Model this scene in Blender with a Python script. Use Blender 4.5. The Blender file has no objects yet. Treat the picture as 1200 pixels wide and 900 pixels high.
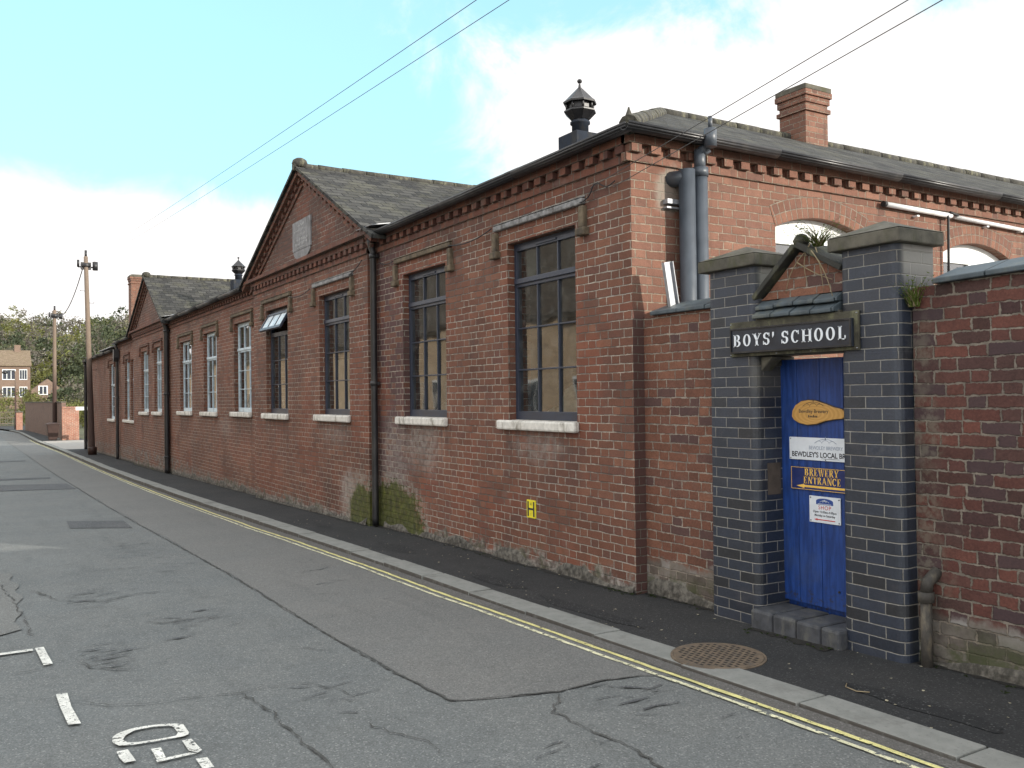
import bpy, bmesh, math, random
from mathutils import Vector, Matrix
from math import radians, sin, cos, pi
random.seed(7)
sc = bpy.context.scene
COL = sc.collection

# ------------------------------------------------------------------ camera
cam_d = bpy.data.cameras.new('camera'); cam = bpy.data.objects.new('camera', cam_d); COL.objects.link(cam)
Fw = Vector((-0.85380652, 0.5204154, 0.01349959)); Rt = Vector((0.52028703, 0.85390716, -0.01199862)); Up = Vector((0.01777166, 0.00322084, 0.99983688))
M4 = Matrix.Identity(4)
for i in range(3):
    M4[i][0] = Rt[i]; M4[i][1] = Up[i]; M4[i][2] = -Fw[i]
M4.translation = Vector((5.98749235, -4.86392744, 1.7039362))
cam.matrix_world = M4
cam_d.sensor_width = 36; cam_d.lens = 36 * 1050 / 1200; cam_d.clip_start = .05; cam_d.clip_end = 4000
sc.camera = cam
# ------------------------------------------------------------------ world, sun, exposure
SUN_AZ, SUN_EL = 30, 18          # degrees from +X towards +Y, elevation
EXPOSURE = 1.6
sc.view_settings.view_transform = 'Standard'; sc.view_settings.look = 'None'
sc.view_settings.exposure = EXPOSURE; sc.view_settings.gamma = 1
world = bpy.data.worlds.new('World'); sc.world = world; world.use_nodes = True
sun_d = bpy.data.lights.new('sun', 'SUN'); sun_d.energy = 1.9; sun_d.angle = radians(.6); sun_d.color = (1, .93, .82)
sun = bpy.data.objects.new('sun', sun_d); COL.objects.link(sun)
sd = Vector((cos(radians(SUN_EL)) * cos(radians(SUN_AZ)), cos(radians(SUN_EL)) * sin(radians(SUN_AZ)), sin(radians(SUN_EL))))
sun.rotation_euler = sd.to_track_quat('Z', 'Y').to_euler()

# ------------------------------------------------------------------ node helper
class N:
    def __init__(s, tree): s.t = tree
    def new(s, typ, **kw):
        n = s.t.nodes.new(typ)
        for k, v in kw.items(): setattr(n, k, v)
        return n
    def put(s, sock, v):
        if v is None: return
        if isinstance(v, bpy.types.NodeSocket): s.t.links.new(v, sock)
        else:
            if sock.type == 'RGBA' and not isinstance(v, (int, float)) and len(v) == 3: v = (*v, 1)
            if sock.type == 'VECTOR' and isinstance(v, (int, float)): v = (v, v, v)
            sock.default_value = v
    def m(s, op, a, b=None, c=None, clamp=False):
        n = s.new('ShaderNodeMath', operation=op, use_clamp=clamp)
        s.put(n.inputs[0], a); s.put(n.inputs[1], b); s.put(n.inputs[2], c)
        return n.outputs[0]
    def vm(s, op, a, b=None, out=0, scale=None):
        n = s.new('ShaderNodeVectorMath', operation=op)
        s.put(n.inputs[0], a); s.put(n.inputs[1], b)
        if scale is not None: s.put(n.inputs['Scale'], scale)
        return n.outputs[out]
    def sep(s, v): return s.new_sep(v)
    def new_sep(s, v):
        n = s.new('ShaderNodeSeparateXYZ'); s.put(n.inputs[0], v); return n.outputs
    def comb(s, x=0, y=0, z=0):
        n = s.new('ShaderNodeCombineXYZ'); s.put(n.inputs[0], x); s.put(n.inputs[1], y); s.put(n.inputs[2], z); return n.outputs[0]
    def noise(s, vec, scale=5, detail=3, rough=.5, out=0, dist=0):
        n = s.new('ShaderNodeTexNoise'); s.put(n.inputs['Vector'], vec)
        n.inputs['Scale'].default_value = scale; n.inputs['Detail'].default_value = detail
        n.inputs['Roughness'].default_value = rough; n.inputs['Distortion'].default_value = dist
        return n.outputs[out]
    def vor(s, vec, scale=5, feature='F1', out='Distance', rnd=1):
        n = s.new('ShaderNodeTexVoronoi', feature=feature); s.put(n.inputs['Vector'], vec)
        n.inputs['Scale'].default_value = scale; n.inputs['Randomness'].default_value = rnd
        return n.outputs[out]
    def ss(s, v, a, b, lo=0., hi=1.):
        n = s.new('ShaderNodeMapRange', interpolation_type='SMOOTHSTEP'); s.put(n.inputs[0], v)
        s.put(n.inputs[1], a); s.put(n.inputs[2], b); s.put(n.inputs[3], lo); s.put(n.inputs[4], hi)
        return n.outputs[0]
    def ramp(s, v, stops, interp='LINEAR'):
        n = s.new('ShaderNodeValToRGB'); cr = n.color_ramp; cr.interpolation = interp
        while len(cr.elements) < len(stops): cr.elements.new(.5)
        for e, (p, c) in zip(cr.elements, stops):
            e.position = p; e.color = (*c, 1) if len(c) == 3 else c
        s.put(n.inputs[0], v); return n.outputs[0]
    def mix(s, f, a, b, mode='MIX'):
        n = s.new('ShaderNodeMix', data_type='RGBA', blend_type=mode)
        s.put(n.inputs[0], f); s.put(n.inputs[6], a); s.put(n.inputs[7], b); return n.outputs[2]
    def bump(s, h, strength=.5, dist=.01, normal=None):
        n = s.new('ShaderNodeBump'); s.put(n.inputs['Height'], h); n.inputs['Strength'].default_value = strength
        n.inputs['Distance'].default_value = dist
        if normal is not None: s.put(n.inputs['Normal'], normal)
        return n.outputs[0]
    def pos(s): return s.new('ShaderNodeNewGeometry').outputs['Position']
    def uv(s): return s.new('ShaderNodeTexCoord').outputs['UV']

MATS = {}
def mat(name):
    m = bpy.data.materials.new(name); m.use_nodes = True
    n = N(m.node_tree); b = m.node_tree.nodes['Principled BSDF']; MATS[name] = m
    return m, n, b

def simple(name, col, rough=.6, var=.15, scale=12, metal=0, bump=.15, spec=.4, dirt=None):
    m, n, b = mat(name)
    p = n.pos()
    f = n.noise(p, scale, 5, .6)
    c = n.mix(n.ss(f, .3, .7), tuple(x * (1 - var) for x in col), tuple(min(1, x * (1 + var)) for x in col))
    if dirt:
        g = n.noise(n.vm('MULTIPLY', p, (1, 1, .35)), scale * .7, 6, .7)
        c = n.mix(n.ss(g, .48, .68), c, dirt)
    n.put(b.inputs['Base Color'], c)
    n.put(b.inputs['Roughness'], n.ss(f, .2, .8, rough - .08, min(1, rough + .1)))
    b.inputs['Metallic'].default_value = metal; b.inputs['Specular IOR Level'].default_value = spec
    if bump: n.put(b.inputs['Normal'], n.bump(n.noise(p, scale * 6, 4, .6), bump, .004))
    return m

# ------------------------------------------------------------------ world sky
wn = N(world.node_tree); bg = world.node_tree.nodes['Background']
sky = wn.new('ShaderNodeTexSky', sky_type='NISHITA'); sky.sun_disc = False
sky.sun_elevation = radians(SUN_EL); sky.sun_rotation = math.atan2(sd.x, sd.y)
sky.air_density = 1.0; sky.dust_density = .6; sky.ozone_density = .6
dv = wn.vm('NORMALIZE', wn.new('ShaderNodeTexCoord').outputs['Generated'])
dx, dy, dz = wn.new_sep(dv)
F2 = Vector((Fw.x, Fw.y, 0)).normalized(); R2 = Vector((Rt.x, Rt.y, 0)).normalized()
az = wn.m('ARCTAN2', wn.vm('DOT_PRODUCT', dv, tuple(R2), out=1), wn.vm('DOT_PRODUCT', dv, tuple(F2), out=1))
az = wn.m('MULTIPLY', az, 57.2958)      # degrees clockwise from the street's mid direction
el = wn.m('MULTIPLY', wn.m('ARCSINE', dz), 57.2958)
nz = wn.noise(dv, 7.5, 8, .62, dist=.5); nzf = wn.m('SUBTRACT', nz, .5)
nz2 = wn.m('SUBTRACT', wn.noise(dv, 2.2, 4, .55), .5)
# low bank on the left
t = wn.m('ADD', wn.m('MULTIPLY', wn.m('SUBTRACT', az, -24), -.06), 12.2)
b1 = wn.m('SUBTRACT', wn.m('ADD', t, wn.m('MULTIPLY', nzf, 5)), el)
e1 = wn.m('SUBTRACT', wn.m('ADD', -14.6, wn.m('MULTIPLY', nzf, 9)), az)
bank = wn.m('MULTIPLY', wn.ss(b1, -.9, 1.5), wn.ss(e1, -5.5, .8))
# big cumulus on the right
edge = wn.m('ADD', wn.m('MULTIPLY', wn.m('SUBTRACT', 21.5, el), .42), -3.2)
a2 = wn.m('ADD', wn.m('SUBTRACT', az, edge), wn.m('MULTIPLY', nzf, 24))
top2 = wn.m('ADD', wn.m('ADD', 23.2, wn.m('MULTIPLY', nz2, 9)), wn.m('MULTIPLY', nzf, 15))
big = wn.m('MULTIPLY', wn.ss(a2, -4.5, 3.5), wn.ss(wn.m('SUBTRACT', top2, el), -2.2, 2.6))
# small one, top left, and cloud added out of view to whiten the light
dd = wn.m('SQRT', wn.m('ADD', wn.m('POWER', wn.m('MULTIPLY', wn.m('ADD', az, 26.2), .5), 2), wn.m('POWER', wn.m('SUBTRACT', el, 24.4), 2)))
sm = wn.ss(wn.m('ADD', dd, wn.m('MULTIPLY', nzf, 4)), 1.9, .3, 0, .75)
oth = wn.m('MULTIPLY', wn.ss(nz2, -.14, .04), wn.m('MAXIMUM', wn.ss(wn.m('ABSOLUTE', az), 36, 48), wn.ss(el, 33, 45)))
cl = wn.m('MAXIMUM', wn.m('MAXIMUM', bank, big), wn.m('MAXIMUM', sm, oth), clamp=True)
hz = wn.ss(el, 7, -1, 0, .55)
cl = wn.m('MAXIMUM', cl, hz)
skyc = wn.mix(1, sky.outputs[0], (1.0, 1.4, 1.28), 'MULTIPLY')
skyc = wn.mix(wn.ss(el, 44, 8, .42, .8), skyc, (1.85, 3.15, 3.8))
shade = wn.m('ADD', .66, wn.m('MULTIPLY', wn.noise(dv, 4.2, 6, .6), .62))
front = wn.m('MULTIPLY', wn.ss(wn.m('ABSOLUTE', az), 44, 34), wn.ss(el, 36, 27)); shade = wn.m('MULTIPLY', shade, wn.m('SUBTRACT', 1.06, wn.m('MULTIPLY', front, .44)))  # clouds in view dimmed; added ones out of view stay brighter to light street
cc = wn.mix(1, wn.comb(6.75, 6.55, 6.45), wn.comb(shade, shade, shade), 'MULTIPLY')
wn.put(bg.inputs[0], wn.mix(cl, skyc, cc)); bg.inputs[1].default_value = .1

# ------------------------------------------------------------------ mesh builder
def auto_uv(me):
    if not me.uv_layers: me.uv_layers.new(name='UVMap')
    uvl = me.uv_layers[0].data
    for p in me.polygons:
        n = p.normal
        if abs(n.z) > .95: u = Vector((1, 0, 0)); v = Vector((0, 1, 0))
        else:
            u = Vector((0, 0, 1)).cross(n).normalized(); v = n.cross(u)
            if abs(n.z) < .05: v = Vector((0, 0, 1))
        for li in p.loop_indices:
            co = me.vertices[me.loops[li].vertex_index].co
            uvl[li].uv = (co.dot(u), co.dot(v))

class MB:
    def __init__(s): s.v = []; s.f = []; s.mi = []; s.uvs = {}; s.smooth = set()
    def poly(s, pts, mi=0, uv=None, smooth=False):
        k = len(s.v); s.v += [tuple(p) for p in pts]; s.f.append(list(range(k, k + len(pts)))); s.mi.append(mi)
        if uv: s.uvs[len(s.f) - 1] = uv
        if smooth: s.smooth.add(len(s.f) - 1)
    def box(s, x0, x1, y0, y1, z0, z1, mi=0, mat4=None):
        P = [Vector(p) for p in ((x0, y0, z0), (x1, y0, z0), (x1, y1, z0), (x0, y1, z0), (x0, y0, z1), (x1, y0, z1), (x1, y1, z1), (x0, y1, z1))]
        if mat4 is not None: P = [mat4 @ p for p in P]
        k = len(s.v); s.v += [tuple(p) for p in P]
        for f in ((0, 3, 2, 1), (4, 5, 6, 7), (0, 1, 5, 4), (2, 3, 7, 6), (1, 2, 6, 5), (3, 0, 4, 7)):
            s.f.append([k + i for i in f]); s.mi.append(mi)
    def prism(s, pts, d, mi=0):       # polygon pts extruded by vector d
        n = len(pts); P = [Vector(p) for p in pts]; d = Vector(d)
        nn = Vector((0, 0, 0))
        for i in range(n): nn += P[i].cross(P[(i + 1) % n])
        if nn.dot(d) > 0: P = P[::-1]
        k = len(s.v); s.v += [tuple(p) for p in P] + [tuple(p + d) for p in P]
        s.f.append([k + i for i in range(n)]); s.mi.append(mi)
        s.f.append([k + n + i for i in range(n)][::-1]); s.mi.append(mi)
        for i in range(n):
            j = (i + 1) % n; s.f.append([k + i, k + n + i, k + n + j, k + j][::1]); s.mi.append(mi)
    def tube(s, pts, r, seg=10, mi=0, cap=True, r1=None, smooth=True):
        P = [Vector(p) for p in pts]; rings = []; n = len(P)
        ref = None
        for i, p in enumerate(P):
            d = (P[min(i + 1, n - 1)] - P[max(i - 1, 0)]).normalized()
            if ref is None:
                ref = Vector((0, 0, 1)) if abs(d.z) < .9 else Vector((1, 0, 0))
            a = (ref - d * ref.dot(d)).normalized(); ref = a; b = d.cross(a)
            if isinstance(r, (list, tuple)): rr = r[i]
            else: rr = r if r1 is None else r + (r1 - r) * i / max(1, n - 1)
            k = len(s.v); s.v += [tuple(p + (a * cos(2 * pi * j / seg) + b * sin(2 * pi * j / seg)) * rr) for j in range(seg)]
            rings.append(k)
        for q in range(n - 1):
            for j in range(seg):
                a0 = rings[q]; b0 = rings[q + 1]; j2 = (j + 1) % seg
                s.f.append([a0 + j, a0 + j2, b0 + j2, b0 + j]); s.mi.append(mi)
                if smooth: s.smooth.add(len(s.f) - 1)
        if cap:
            s.f.append([rings[0] + j for j in range(seg)][::-1]); s.mi.append(mi)
            s.f.append([rings[-1] + j for j in range(seg)]); s.mi.append(mi)
    def lathe(s, c, prof, seg=16, mi=0, smooth=True, rot=0):
        k0 = []
        for (r, z) in prof:
            k0.append(len(s.v)); s.v += [(c[0] + r * cos(2 * pi * j / seg + rot), c[1] + r * sin(2 * pi * j / seg + rot), c[2] + z) for j in range(seg)]
        for a, b in zip(k0[:-1], k0[1:]):
            for j in range(seg):
                j2 = (j + 1) % seg; s.f.append([a + j, a + j2, b + j2, b + j]); s.mi.append(mi)
                if smooth: s.smooth.add(len(s.f) - 1)
        s.f.append([k0[0] + j for j in range(seg)][::-1]); s.mi.append(mi)
        s.f.append([k0[-1] + j for j in range(seg)]); s.mi.append(mi)
    def build(s, name, mats, parent=None, bevel=0, subdiv=0, label=None, kind=None):
        me = bpy.data.meshes.new(name); me.from_pydata(s.v, [], s.f)
        if not isinstance(mats, (list, tuple)): mats = [mats]
        for m in mats: me.materials.append(m)
        me.polygons.foreach_set('material_index', s.mi)
        if s.smooth:
            for i in s.smooth: me.polygons[i].use_smooth = True
        auto_uv(me)
        uvl = me.uv_layers[0].data
        for fi, uv in s.uvs.items():
            for li, q in zip(me.polygons[fi].loop_indices, uv): uvl[li].uv = q
        me.update()
        o = bpy.data.objects.new(name, me); COL.objects.link(o)
        if parent is not None:
            o.parent = parent; o.matrix_parent_inverse = Matrix.Translation(-world_loc(parent))
        if bevel:
            b = o.modifiers.new('bevel', 'BEVEL'); b.width = bevel; b.segments = 2; b.limit_method = 'ANGLE'; b.angle_limit = radians(40)
        if label: o['label'] = label
        if kind: o['kind'] = kind
        return o
def world_loc(o):
    l = Vector(o.location); p = o.parent
    while p is not None and p.type == 'EMPTY': l = l + Vector(p.location); p = p.parent
    return l if o.type == 'EMPTY' else (world_loc(o.parent) if (o.parent is not None) else Vector((0, 0, 0))) * 0 + (Vector(o.location))
def tag(o, label=None, cat=None, group=None, kind=None):
    if label: o['label'] = label
    if cat: o['category'] = cat
    if group: o['group'] = group
    if kind: o['kind'] = kind
    return o
def thing(name, label, cat, loc=(0, 0, 0), group=None):
    o = bpy.data.objects.new(name, None); COL.objects.link(o); o.location = loc; o.empty_display_size = .2
    return tag(o, label, cat, group)

# ------------------------------------------------------------------ ground heights
GP = [(-700, -1.3), (-200, -.95), (-90, -.82), (-57, -.74), (-40, -.56), (-36, -.52), (-26, -.42), (-20, -.33), (-12, -.2), (-6, -.075), (-4, -.035), (0, -.002), (1, .02), (3.5, .07), (8, .14), (20, .34), (300, 1.0)]
def lin(P, x):
    if x <= P[0][0]: return P[0][1]
    for (a, fa), (b, fb) in zip(P[:-1], P[1:]):
        if x <= b: return fa + (fb - fa) * (x - a) / (b - a)
    return P[-1][1]
def G(x): return (lin(GP, x - 1.2) + lin(GP, x) * 2 + lin(GP, x + 1.2)) / 4
def kh(x): return lin([(-60, .1), (-15, .07), (-5, .04), (-1, .028), (1.5, .018), (5, .012)], x)
def kY(x):
    if x > -76: return -1.14 + lin([(-60, .0), (-40, .05), (-19, -.07), (-7, -.06), (0, 0.02), (5, .03)], x)
    return -1.14 - ((-76 - x) / 8) ** 2 * .3
def RD(x, y=0): return G(x) - kh(x)

# ------------------------------------------------------------------ brick materials
def brick_nodes(n, uv, P=.342, S=.2275, row=.075, mw=.010, seed=0., half=.5, wob=1., jit=.02):
    w1 = n.vm('SUBTRACT', n.noise(uv, 6, 2, .5, out=1), (.5, .5, .5))
    w2 = n.vm('SUBTRACT', n.noise(uv, 45, 2, .6, out=1), (.5, .5, .5))
    q = n.vm('ADD', uv, n.vm('ADD', n.vm('SCALE', w1, scale=.012 * wob), n.vm('SCALE', w2, scale=.006 * wob)))
    u, v, _ = n.new_sep(q)
    v = n.m('ADD', v, .05 + 75 * 0)
    vr = n.m('DIVIDE', v, row); r = n.m('FLOOR', vr); fv = n.m('SUBTRACT', vr, r)
    par = n.m('MODULO', n.m('ADD', r, 1000), 2)
    rr = n.new('ShaderNodeTexWhiteNoise', noise_dimensions='1D'); n.put(rr.inputs['W'], n.m('ADD', r, seed))
    off = n.m('ADD', n.m('MULTIPLY', par, P * half), n.m('MULTIPLY', rr.outputs[0], jit))
    uu = n.m('ADD', u, off); cu = n.m('FLOOR', n.m('DIVIDE', uu, P)); f = n.m('SUBTRACT', uu, n.m('MULTIPLY', cu, P))
    isH = n.m('GREATER_THAN', f, S)
    fp = n.m('SUBTRACT', f, n.m('MULTIPLY', isH, S))
    w = n.m('ADD', S, n.m('MULTIPLY', isH, P - 2 * S))
    du = n.m('MINIMUM', fp, n.m('SUBTRACT', w, fp))
    dvv = n.m('MULTIPLY', n.m('MINIMUM', fv, n.m('SUBTRACT', 1, fv)), row)
    d = n.m('MINIMUM', du, dvv)
    wn_ = n.new('ShaderNodeTexWhiteNoise', noise_dimensions='3D')
    n.put(wn_.inputs['Vector'], n.comb(n.m('ADD', n.m('MULTIPLY', cu, 2), isH), r, seed))
    rnd = wn_.outputs[0]; rnc = wn_.outputs[1]
    dn = n.m('ADD', d, n.m('MULTIPLY', n.m('SUBTRACT', n.noise(uv, 60, 3, .6), .5), .006 * wob))
    if wob > 1.1: dn = n.m('ADD', dn, n.m('MULTIPLY', n.m('SUBTRACT', n.noise(uv, 17, 3, .6), .5), .009 * wob))
    mask = n.ss(dn, mw * .5 - .0015, mw * .5 + .0025)      # 1 on brick
    return mask, rnd, rnc, dn

def brick_mat(name, pal, mortar, P=.342, S=.2275, mw=.010, seed=0., half=.5, wob=1., overlays=None, rough=.85, bumps=.8, spec=.3, weather=.5, jit=.02):
    m, n, b = mat(name); uv = n.uv(); p = n.pos()
    mask, rnd, rnc, dn = brick_nodes(n, uv, P, S, .075, mw, seed, half, wob, jit)
    k = len(pal); c = n.ramp(rnd, [(i / (k - 1), pal[i]) for i in range(k)])
    fine = n.noise(p, 70, 4, .65); big = n.noise(p, 1.3, 4, .6); med = n.noise(p, 9, 4, .6)
    sh = n.m('ADD', .12, n.m('ADD', n.m('MULTIPLY', fine, 1.2), n.m('MULTIPLY', med, .56)))
    c = n.mix(1, c, n.comb(sh, sh, sh), 'MULTIPLY')
    # sooty / dusty drifts
    c = n.mix(n.ss(big, .52, .72, 0, weather), c, tuple(x * .45 + .012 for x in pal[0]))
    c = n.mix(n.ss(n.noise(p, 2.6, 5, .65), .56, .74, 0, weather * .55), c, (.23, .19, .165))
    mo = n.mix(n.ss(n.noise(p, 14, 3, .6), .35, .7), tuple(x * .62 for x in mortar), mortar)
    mo = n.mix(n.ss(n.noise(p, 2.1, 4, .6), .48, .66, 0, .5), mo, (.10, .08, .07))
    col = n.mix(mask, mo, c)
    hgt = n.m('ADD', n.m('MULTIPLY', mask, .55), n.m('ADD', n.m('MULTIPLY', fine, .22), n.m('MULTIPLY', n.m('MULTIPLY', rnd, mask), .28)))
    if overlays: col, hgt = overlays(n, p, uv, col, hgt, mask, rnd)
    n.put(b.inputs['Base Color'], col); b.inputs['Roughness'].default_value = rough; b.inputs['Specular IOR Level'].default_value = spec
    n.put(b.inputs['Normal'], n.bump(hgt, bumps, .012))
    return m

def ell(n, p, c, r):   # 0 at centre, 1 on the ellipsoid
    q = n.vm('DIVIDE', n.vm('SUBTRACT', p, c), r); return n.vm('LENGTH', q, out=1)
def ov_front(n, p, uv, col, hgt, mask, rnd):
    x, y, z = n.new_sep(p)
    nb = n.m('SUBTRACT', n.noise(p, 3.0, 5, .65), .5); nf = n.m('SUBTRACT', n.noise(p, 18, 4, .6), .5)
    g = n.m('ADD', n.m('MULTIPLY', x, .0147), n.m('MULTIPLY', nb, .0))     # ground line
    h = n.m('SUBTRACT', z, g)
    # dark burnt bricks beside the valley pipe and in the reveals' piers
    band = n.m('MULTIPLY', n.ss(x, -5.65, -5.5), n.ss(n.m('ADD', x, n.m('MULTIPLY', nb, .6)), -4.2, -4.9))
    dk = n.m('MULTIPLY', band, n.m('MULTIPLY', n.ss(rnd, .1, .35), mask))
    col = n.mix(n.m('MULTIPLY', dk, .8), col, (.075, .042, .045))
    soot = n.m('MULTIPLY', n.ss(z, 3.35, 3.75), n.ss(nb, -.12, .12))
    soot = n.m('MAXIMUM', soot, n.m('MULTIPLY', n.ss(z, 3.95, 4.0), n.ss(nb, -.25, .05)))
    col = n.mix(n.m('MULTIPLY', soot, .55), col, n.mix(mask, (.10, .085, .07), (.055, .036, .034)))
    # random near-black headers
    col = n.mix(n.m('MULTIPLY', n.m('MULTIPLY', n.ss(rnd, .90, .91), mask), .3), col, (.055, .038, .036))
    # old repairs, redder and paler areas, runs below the sills
    lg = n.noise(p, .75, 4, .55)
    k1 = n.m('ADD', .62, n.m('MULTIPLY', lg, .76)); col = n.mix(1, col, n.comb(k1, k1, k1), 'MULTIPLY')
    red = n.m('MULTIPLY', n.ss(n.noise(p, .9, 5, .6, dist=.6), .5, .6), mask); col = n.mix(n.m('MULTIPLY', red, .35), col, (.215, .066, .036))
    rp = n.ss(n.noise(n.vm('ADD', p, (31, 0, 5)), 1.1, 4, .6), .55, .60); col = n.mix(n.m('MULTIPLY', rp, n.ss(mask, .9, .2, 0, .55)), col, (.36, .33, .29))
    rp2 = n.ss(n.noise(n.vm('ADD', p, (3, 0, 25)), 1.3, 4, .6), .54, .60); col = n.mix(n.m('MULTIPLY', rp2, n.ss(mask, .9, .2, 0, .75)), col, (.06, .05, .045))
    run = n.noise(n.vm('MULTIPLY', p, (9, 1, .6)), 1.2, 4, .6)
    for q in (-1.5, -4.1, -7.0, -9.9, -12.65, -15.5, -18.2, -21.5, -23.75):
        a_ = n.m('MULTIPLY', n.ss(n.m('ABSOLUTE', n.m('SUBTRACT', x, q)), .85, .55), n.m('MULTIPLY', n.ss(z, 1.36, 1.33), n.ss(n.m('ADD', z, n.m('MULTIPLY', run, -1.0)), .1, .75)))
        col = n.mix(n.m('MULTIPLY', n.m('MULTIPLY', a_, n.ss(run, .42, .6)), .5), col, (.060, .048, .045))
    pit = n.ss(n.vor(p, 16), .07, .03); pitm = n.m('MULTIPLY', pit, n.ss(n.noise(p, 5, 3, .6), .55, .62)); col = n.mix(n.m('MULTIPLY', pitm, .8), col, (.02, .015, .013)); hgt = n.m('SUBTRACT', hgt, n.m('MULTIPLY', pitm, .6))
    # powdery white bloom under sills and by the pipe
    for (cx, cz, rx, rz, a) in ((-1.5, 1.2, .55, .22, .42), (-4.1, 1.15, .6, .5, .55), (-7.0, 1.15, .7, .2, .3), (-5.0, .9, .55, .7, .45), (-6.35, .25, .5, .5, .75), (-14.1, 1.1, .8, .25, .3)):
        e = n.m('ADD', ell(n, p, (cx, 0, cz), (rx, 3, rz)), n.m('ADD', n.m('MULTIPLY', nb, 1.3), n.m('MULTIPLY', nf, .7)))
        col = n.mix(n.m('MULTIPLY', n.ss(e, 1.1, .3, 0, a), n.ss(n.noise(p, 13, 5, .7), .3, .65)), col, (.34, .31, .28))
    # render / efflorescence along the foot of the wall
    hb = n.m('ADD', h, n.m('ADD', n.m('MULTIPLY', nb, .30), n.m('MULTIPLY', nf, .12)))
    lvl = n.m('ADD', .17, n.m('MULTIPLY', n.ss(x, -12, -24), .34))
    ft = n.ss(n.m('SUBTRACT', hb, lvl), .035, -.035)
    stone = n.ramp(n.noise(p, 11, 5, .7), [(.36, (.05, .045, .04)), (.5, (.15, .135, .12)), (.64, (.33, .31, .28))])
    ft = n.m('MULTIPLY', ft, n.ss(n.m('ADD', n.noise(p, 5, 4, .6), n.m('MULTIPLY', n.ss(h, .14, .0), .35)), .44, .60))
    col = n.mix(n.m('MULTIPLY', ft, .85), col, stone)
    hgt = n.m('ADD', hgt, n.m('MULTIPLY', ft, .35))
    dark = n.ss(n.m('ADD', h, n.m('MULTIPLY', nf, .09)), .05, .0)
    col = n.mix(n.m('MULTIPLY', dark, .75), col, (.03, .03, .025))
    gr = n.m('MULTIPLY', n.ss(hb, .30, .02), n.ss(n.noise(p, 5, 4, .7), .50, .62))
    col = n.mix(n.m('MULTIPLY', gr, .55), col, (.055, .065, .022))
    # moss where the pipe leaks
    e1 = n.m('ADD', ell(n, p, (-5.15, 0, .1), (1.1, 3, .56)), n.m('ADD', n.m('MULTIPLY', nb, .7), n.m('ADD', n.m('MULTIPLY', nf, .5), n.m('MULTIPLY', mask, .10))))
    e2 = n.m('ADD', ell(n, p, (-5.9, -.1, .05), (.55, 3, .48)), n.m('ADD', n.m('MULTIPLY', nb, .5), n.m('MULTIPLY', nf, .3)))
    hal = n.m('MAXIMUM', n.ss(e1, 1.3, 1.02), n.ss(e2, 1.5, 1.02))
    col = n.mix(n.m('MULTIPLY', n.m('MULTIPLY', hal, .7), n.ss(n.noise(p, 16, 5, .7), .38, .62)), col, (.27, .25, .21))
    ms = n.m('MAXIMUM', n.ss(e1, 1.02, .86), n.ss(e2, 1.0, .8))
    mcol = n.ramp(n.noise(p, 9, 5, .7), [(.3, (.018, .024, .005)), (.55, (.062, .074, .010)), (.75, (.14, .16, .022))])
    col = n.mix(n.m('MULTIPLY', ms, n.ss(mask, 0, 1, 1, .86)), col, mcol)
    hgt = n.m('ADD', hgt, n.m('MULTIPLY', n.m('MULTIPLY', ms, n.noise(p, 40, 3, .7)), .8))
    return col, hgt
def ov_yard(n, p, uv, col, hgt, mask, rnd):
    x, y, z = n.new_sep(p)
    nb = n.m('SUBTRACT', n.noise(p, 3.4, 5, .65), .5); nf = n.m('SUBTRACT', n.noise(p, 20, 4, .6), .5)
    h = n.m('SUBTRACT', z, n.m('MULTIPLY', x, .02))
    col = n.mix(n.m('MULTIPLY', n.m('MULTIPLY', n.ss(rnd, .86, .88), mask), .6), col, (.045, .035, .042))
    # pale lichen column by the blue pillar
    e = n.m('ADD', n.m('ABSOLUTE', n.m('SUBTRACT', x, 2.62)), n.m('MULTIPLY', nb, .55))
    lic = n.m('MULTIPLY', n.m('MULTIPLY', n.ss(e, .15, .0), n.ss(z, 2.3, 1.9)), n.ss(nf, -.1, .1))
    col = n.mix(n.m('MULTIPLY', lic, .5), col, (.17, .155, .12))
    hb = n.m('ADD', h, n.m('ADD', n.m('MULTIPLY', nb, .22), n.m('MULTIPLY', nf, .08)))
    ft = n.ss(hb, .33, .27)
    stone = n.ramp(n.m('ADD', n.m('MULTIPLY', rnd, .5), n.m('MULTIPLY', n.noise(p, 13, 5, .7), .5)), [(.2, (.05, .045, .04)), (.45, (.14, .13, .11)), (.75, (.27, .26, .24))])
    col = n.mix(n.m('MULTIPLY', n.m('MULTIPLY', ft, n.ss(mask, .2, 1)), .85), col, stone)
    gr = n.m('MULTIPLY', n.ss(hb, .3, .08), n.ss(n.noise(p, 6, 4, .7), .42, .56))
    col = n.mix(n.m('MULTIPLY', gr, .75), col, (.05, .06, .022))
    col = n.mix(n.ss(n.m('ADD', h, n.m('MULTIPLY', nf, .1)), .08, .0, 0, .8), col, (.02, .02, .016))
    return col, hgt
def ov_pillar(n, p, uv, col, hgt, mask, rnd):
    nb = n.noise(p, 4, 5, .7)
    x, y, z = n.new_sep(p)
    col = n.mix(n.m('MULTIPLY', n.ss(nb, .58, .72), .25), col, (.13, .13, .13))
    top = n.m('MULTIPLY', n.ss(z, 2.3, 2.5), n.m('MULTIPLY', n.ss(y, .02, .08), n.ss(x, 1.0, 1.1)))
    col = n.mix(n.m('MULTIPLY', top, .75), col, (.24, .23, .20))
    st = n.m('MULTIPLY', n.ss(z, 2.0, 1.86), n.ss(z, 1.6, 1.83))
    wet = n.m('MULTIPLY', n.m('MULTIPLY', st, n.ss(x, 1.28, 1.4)), n.ss(x, 1.6, 1.45))
    col = n.mix(n.m('MULTIPLY', wet, .45), col, (.14, .13, .10))
    return col, hgt

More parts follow.
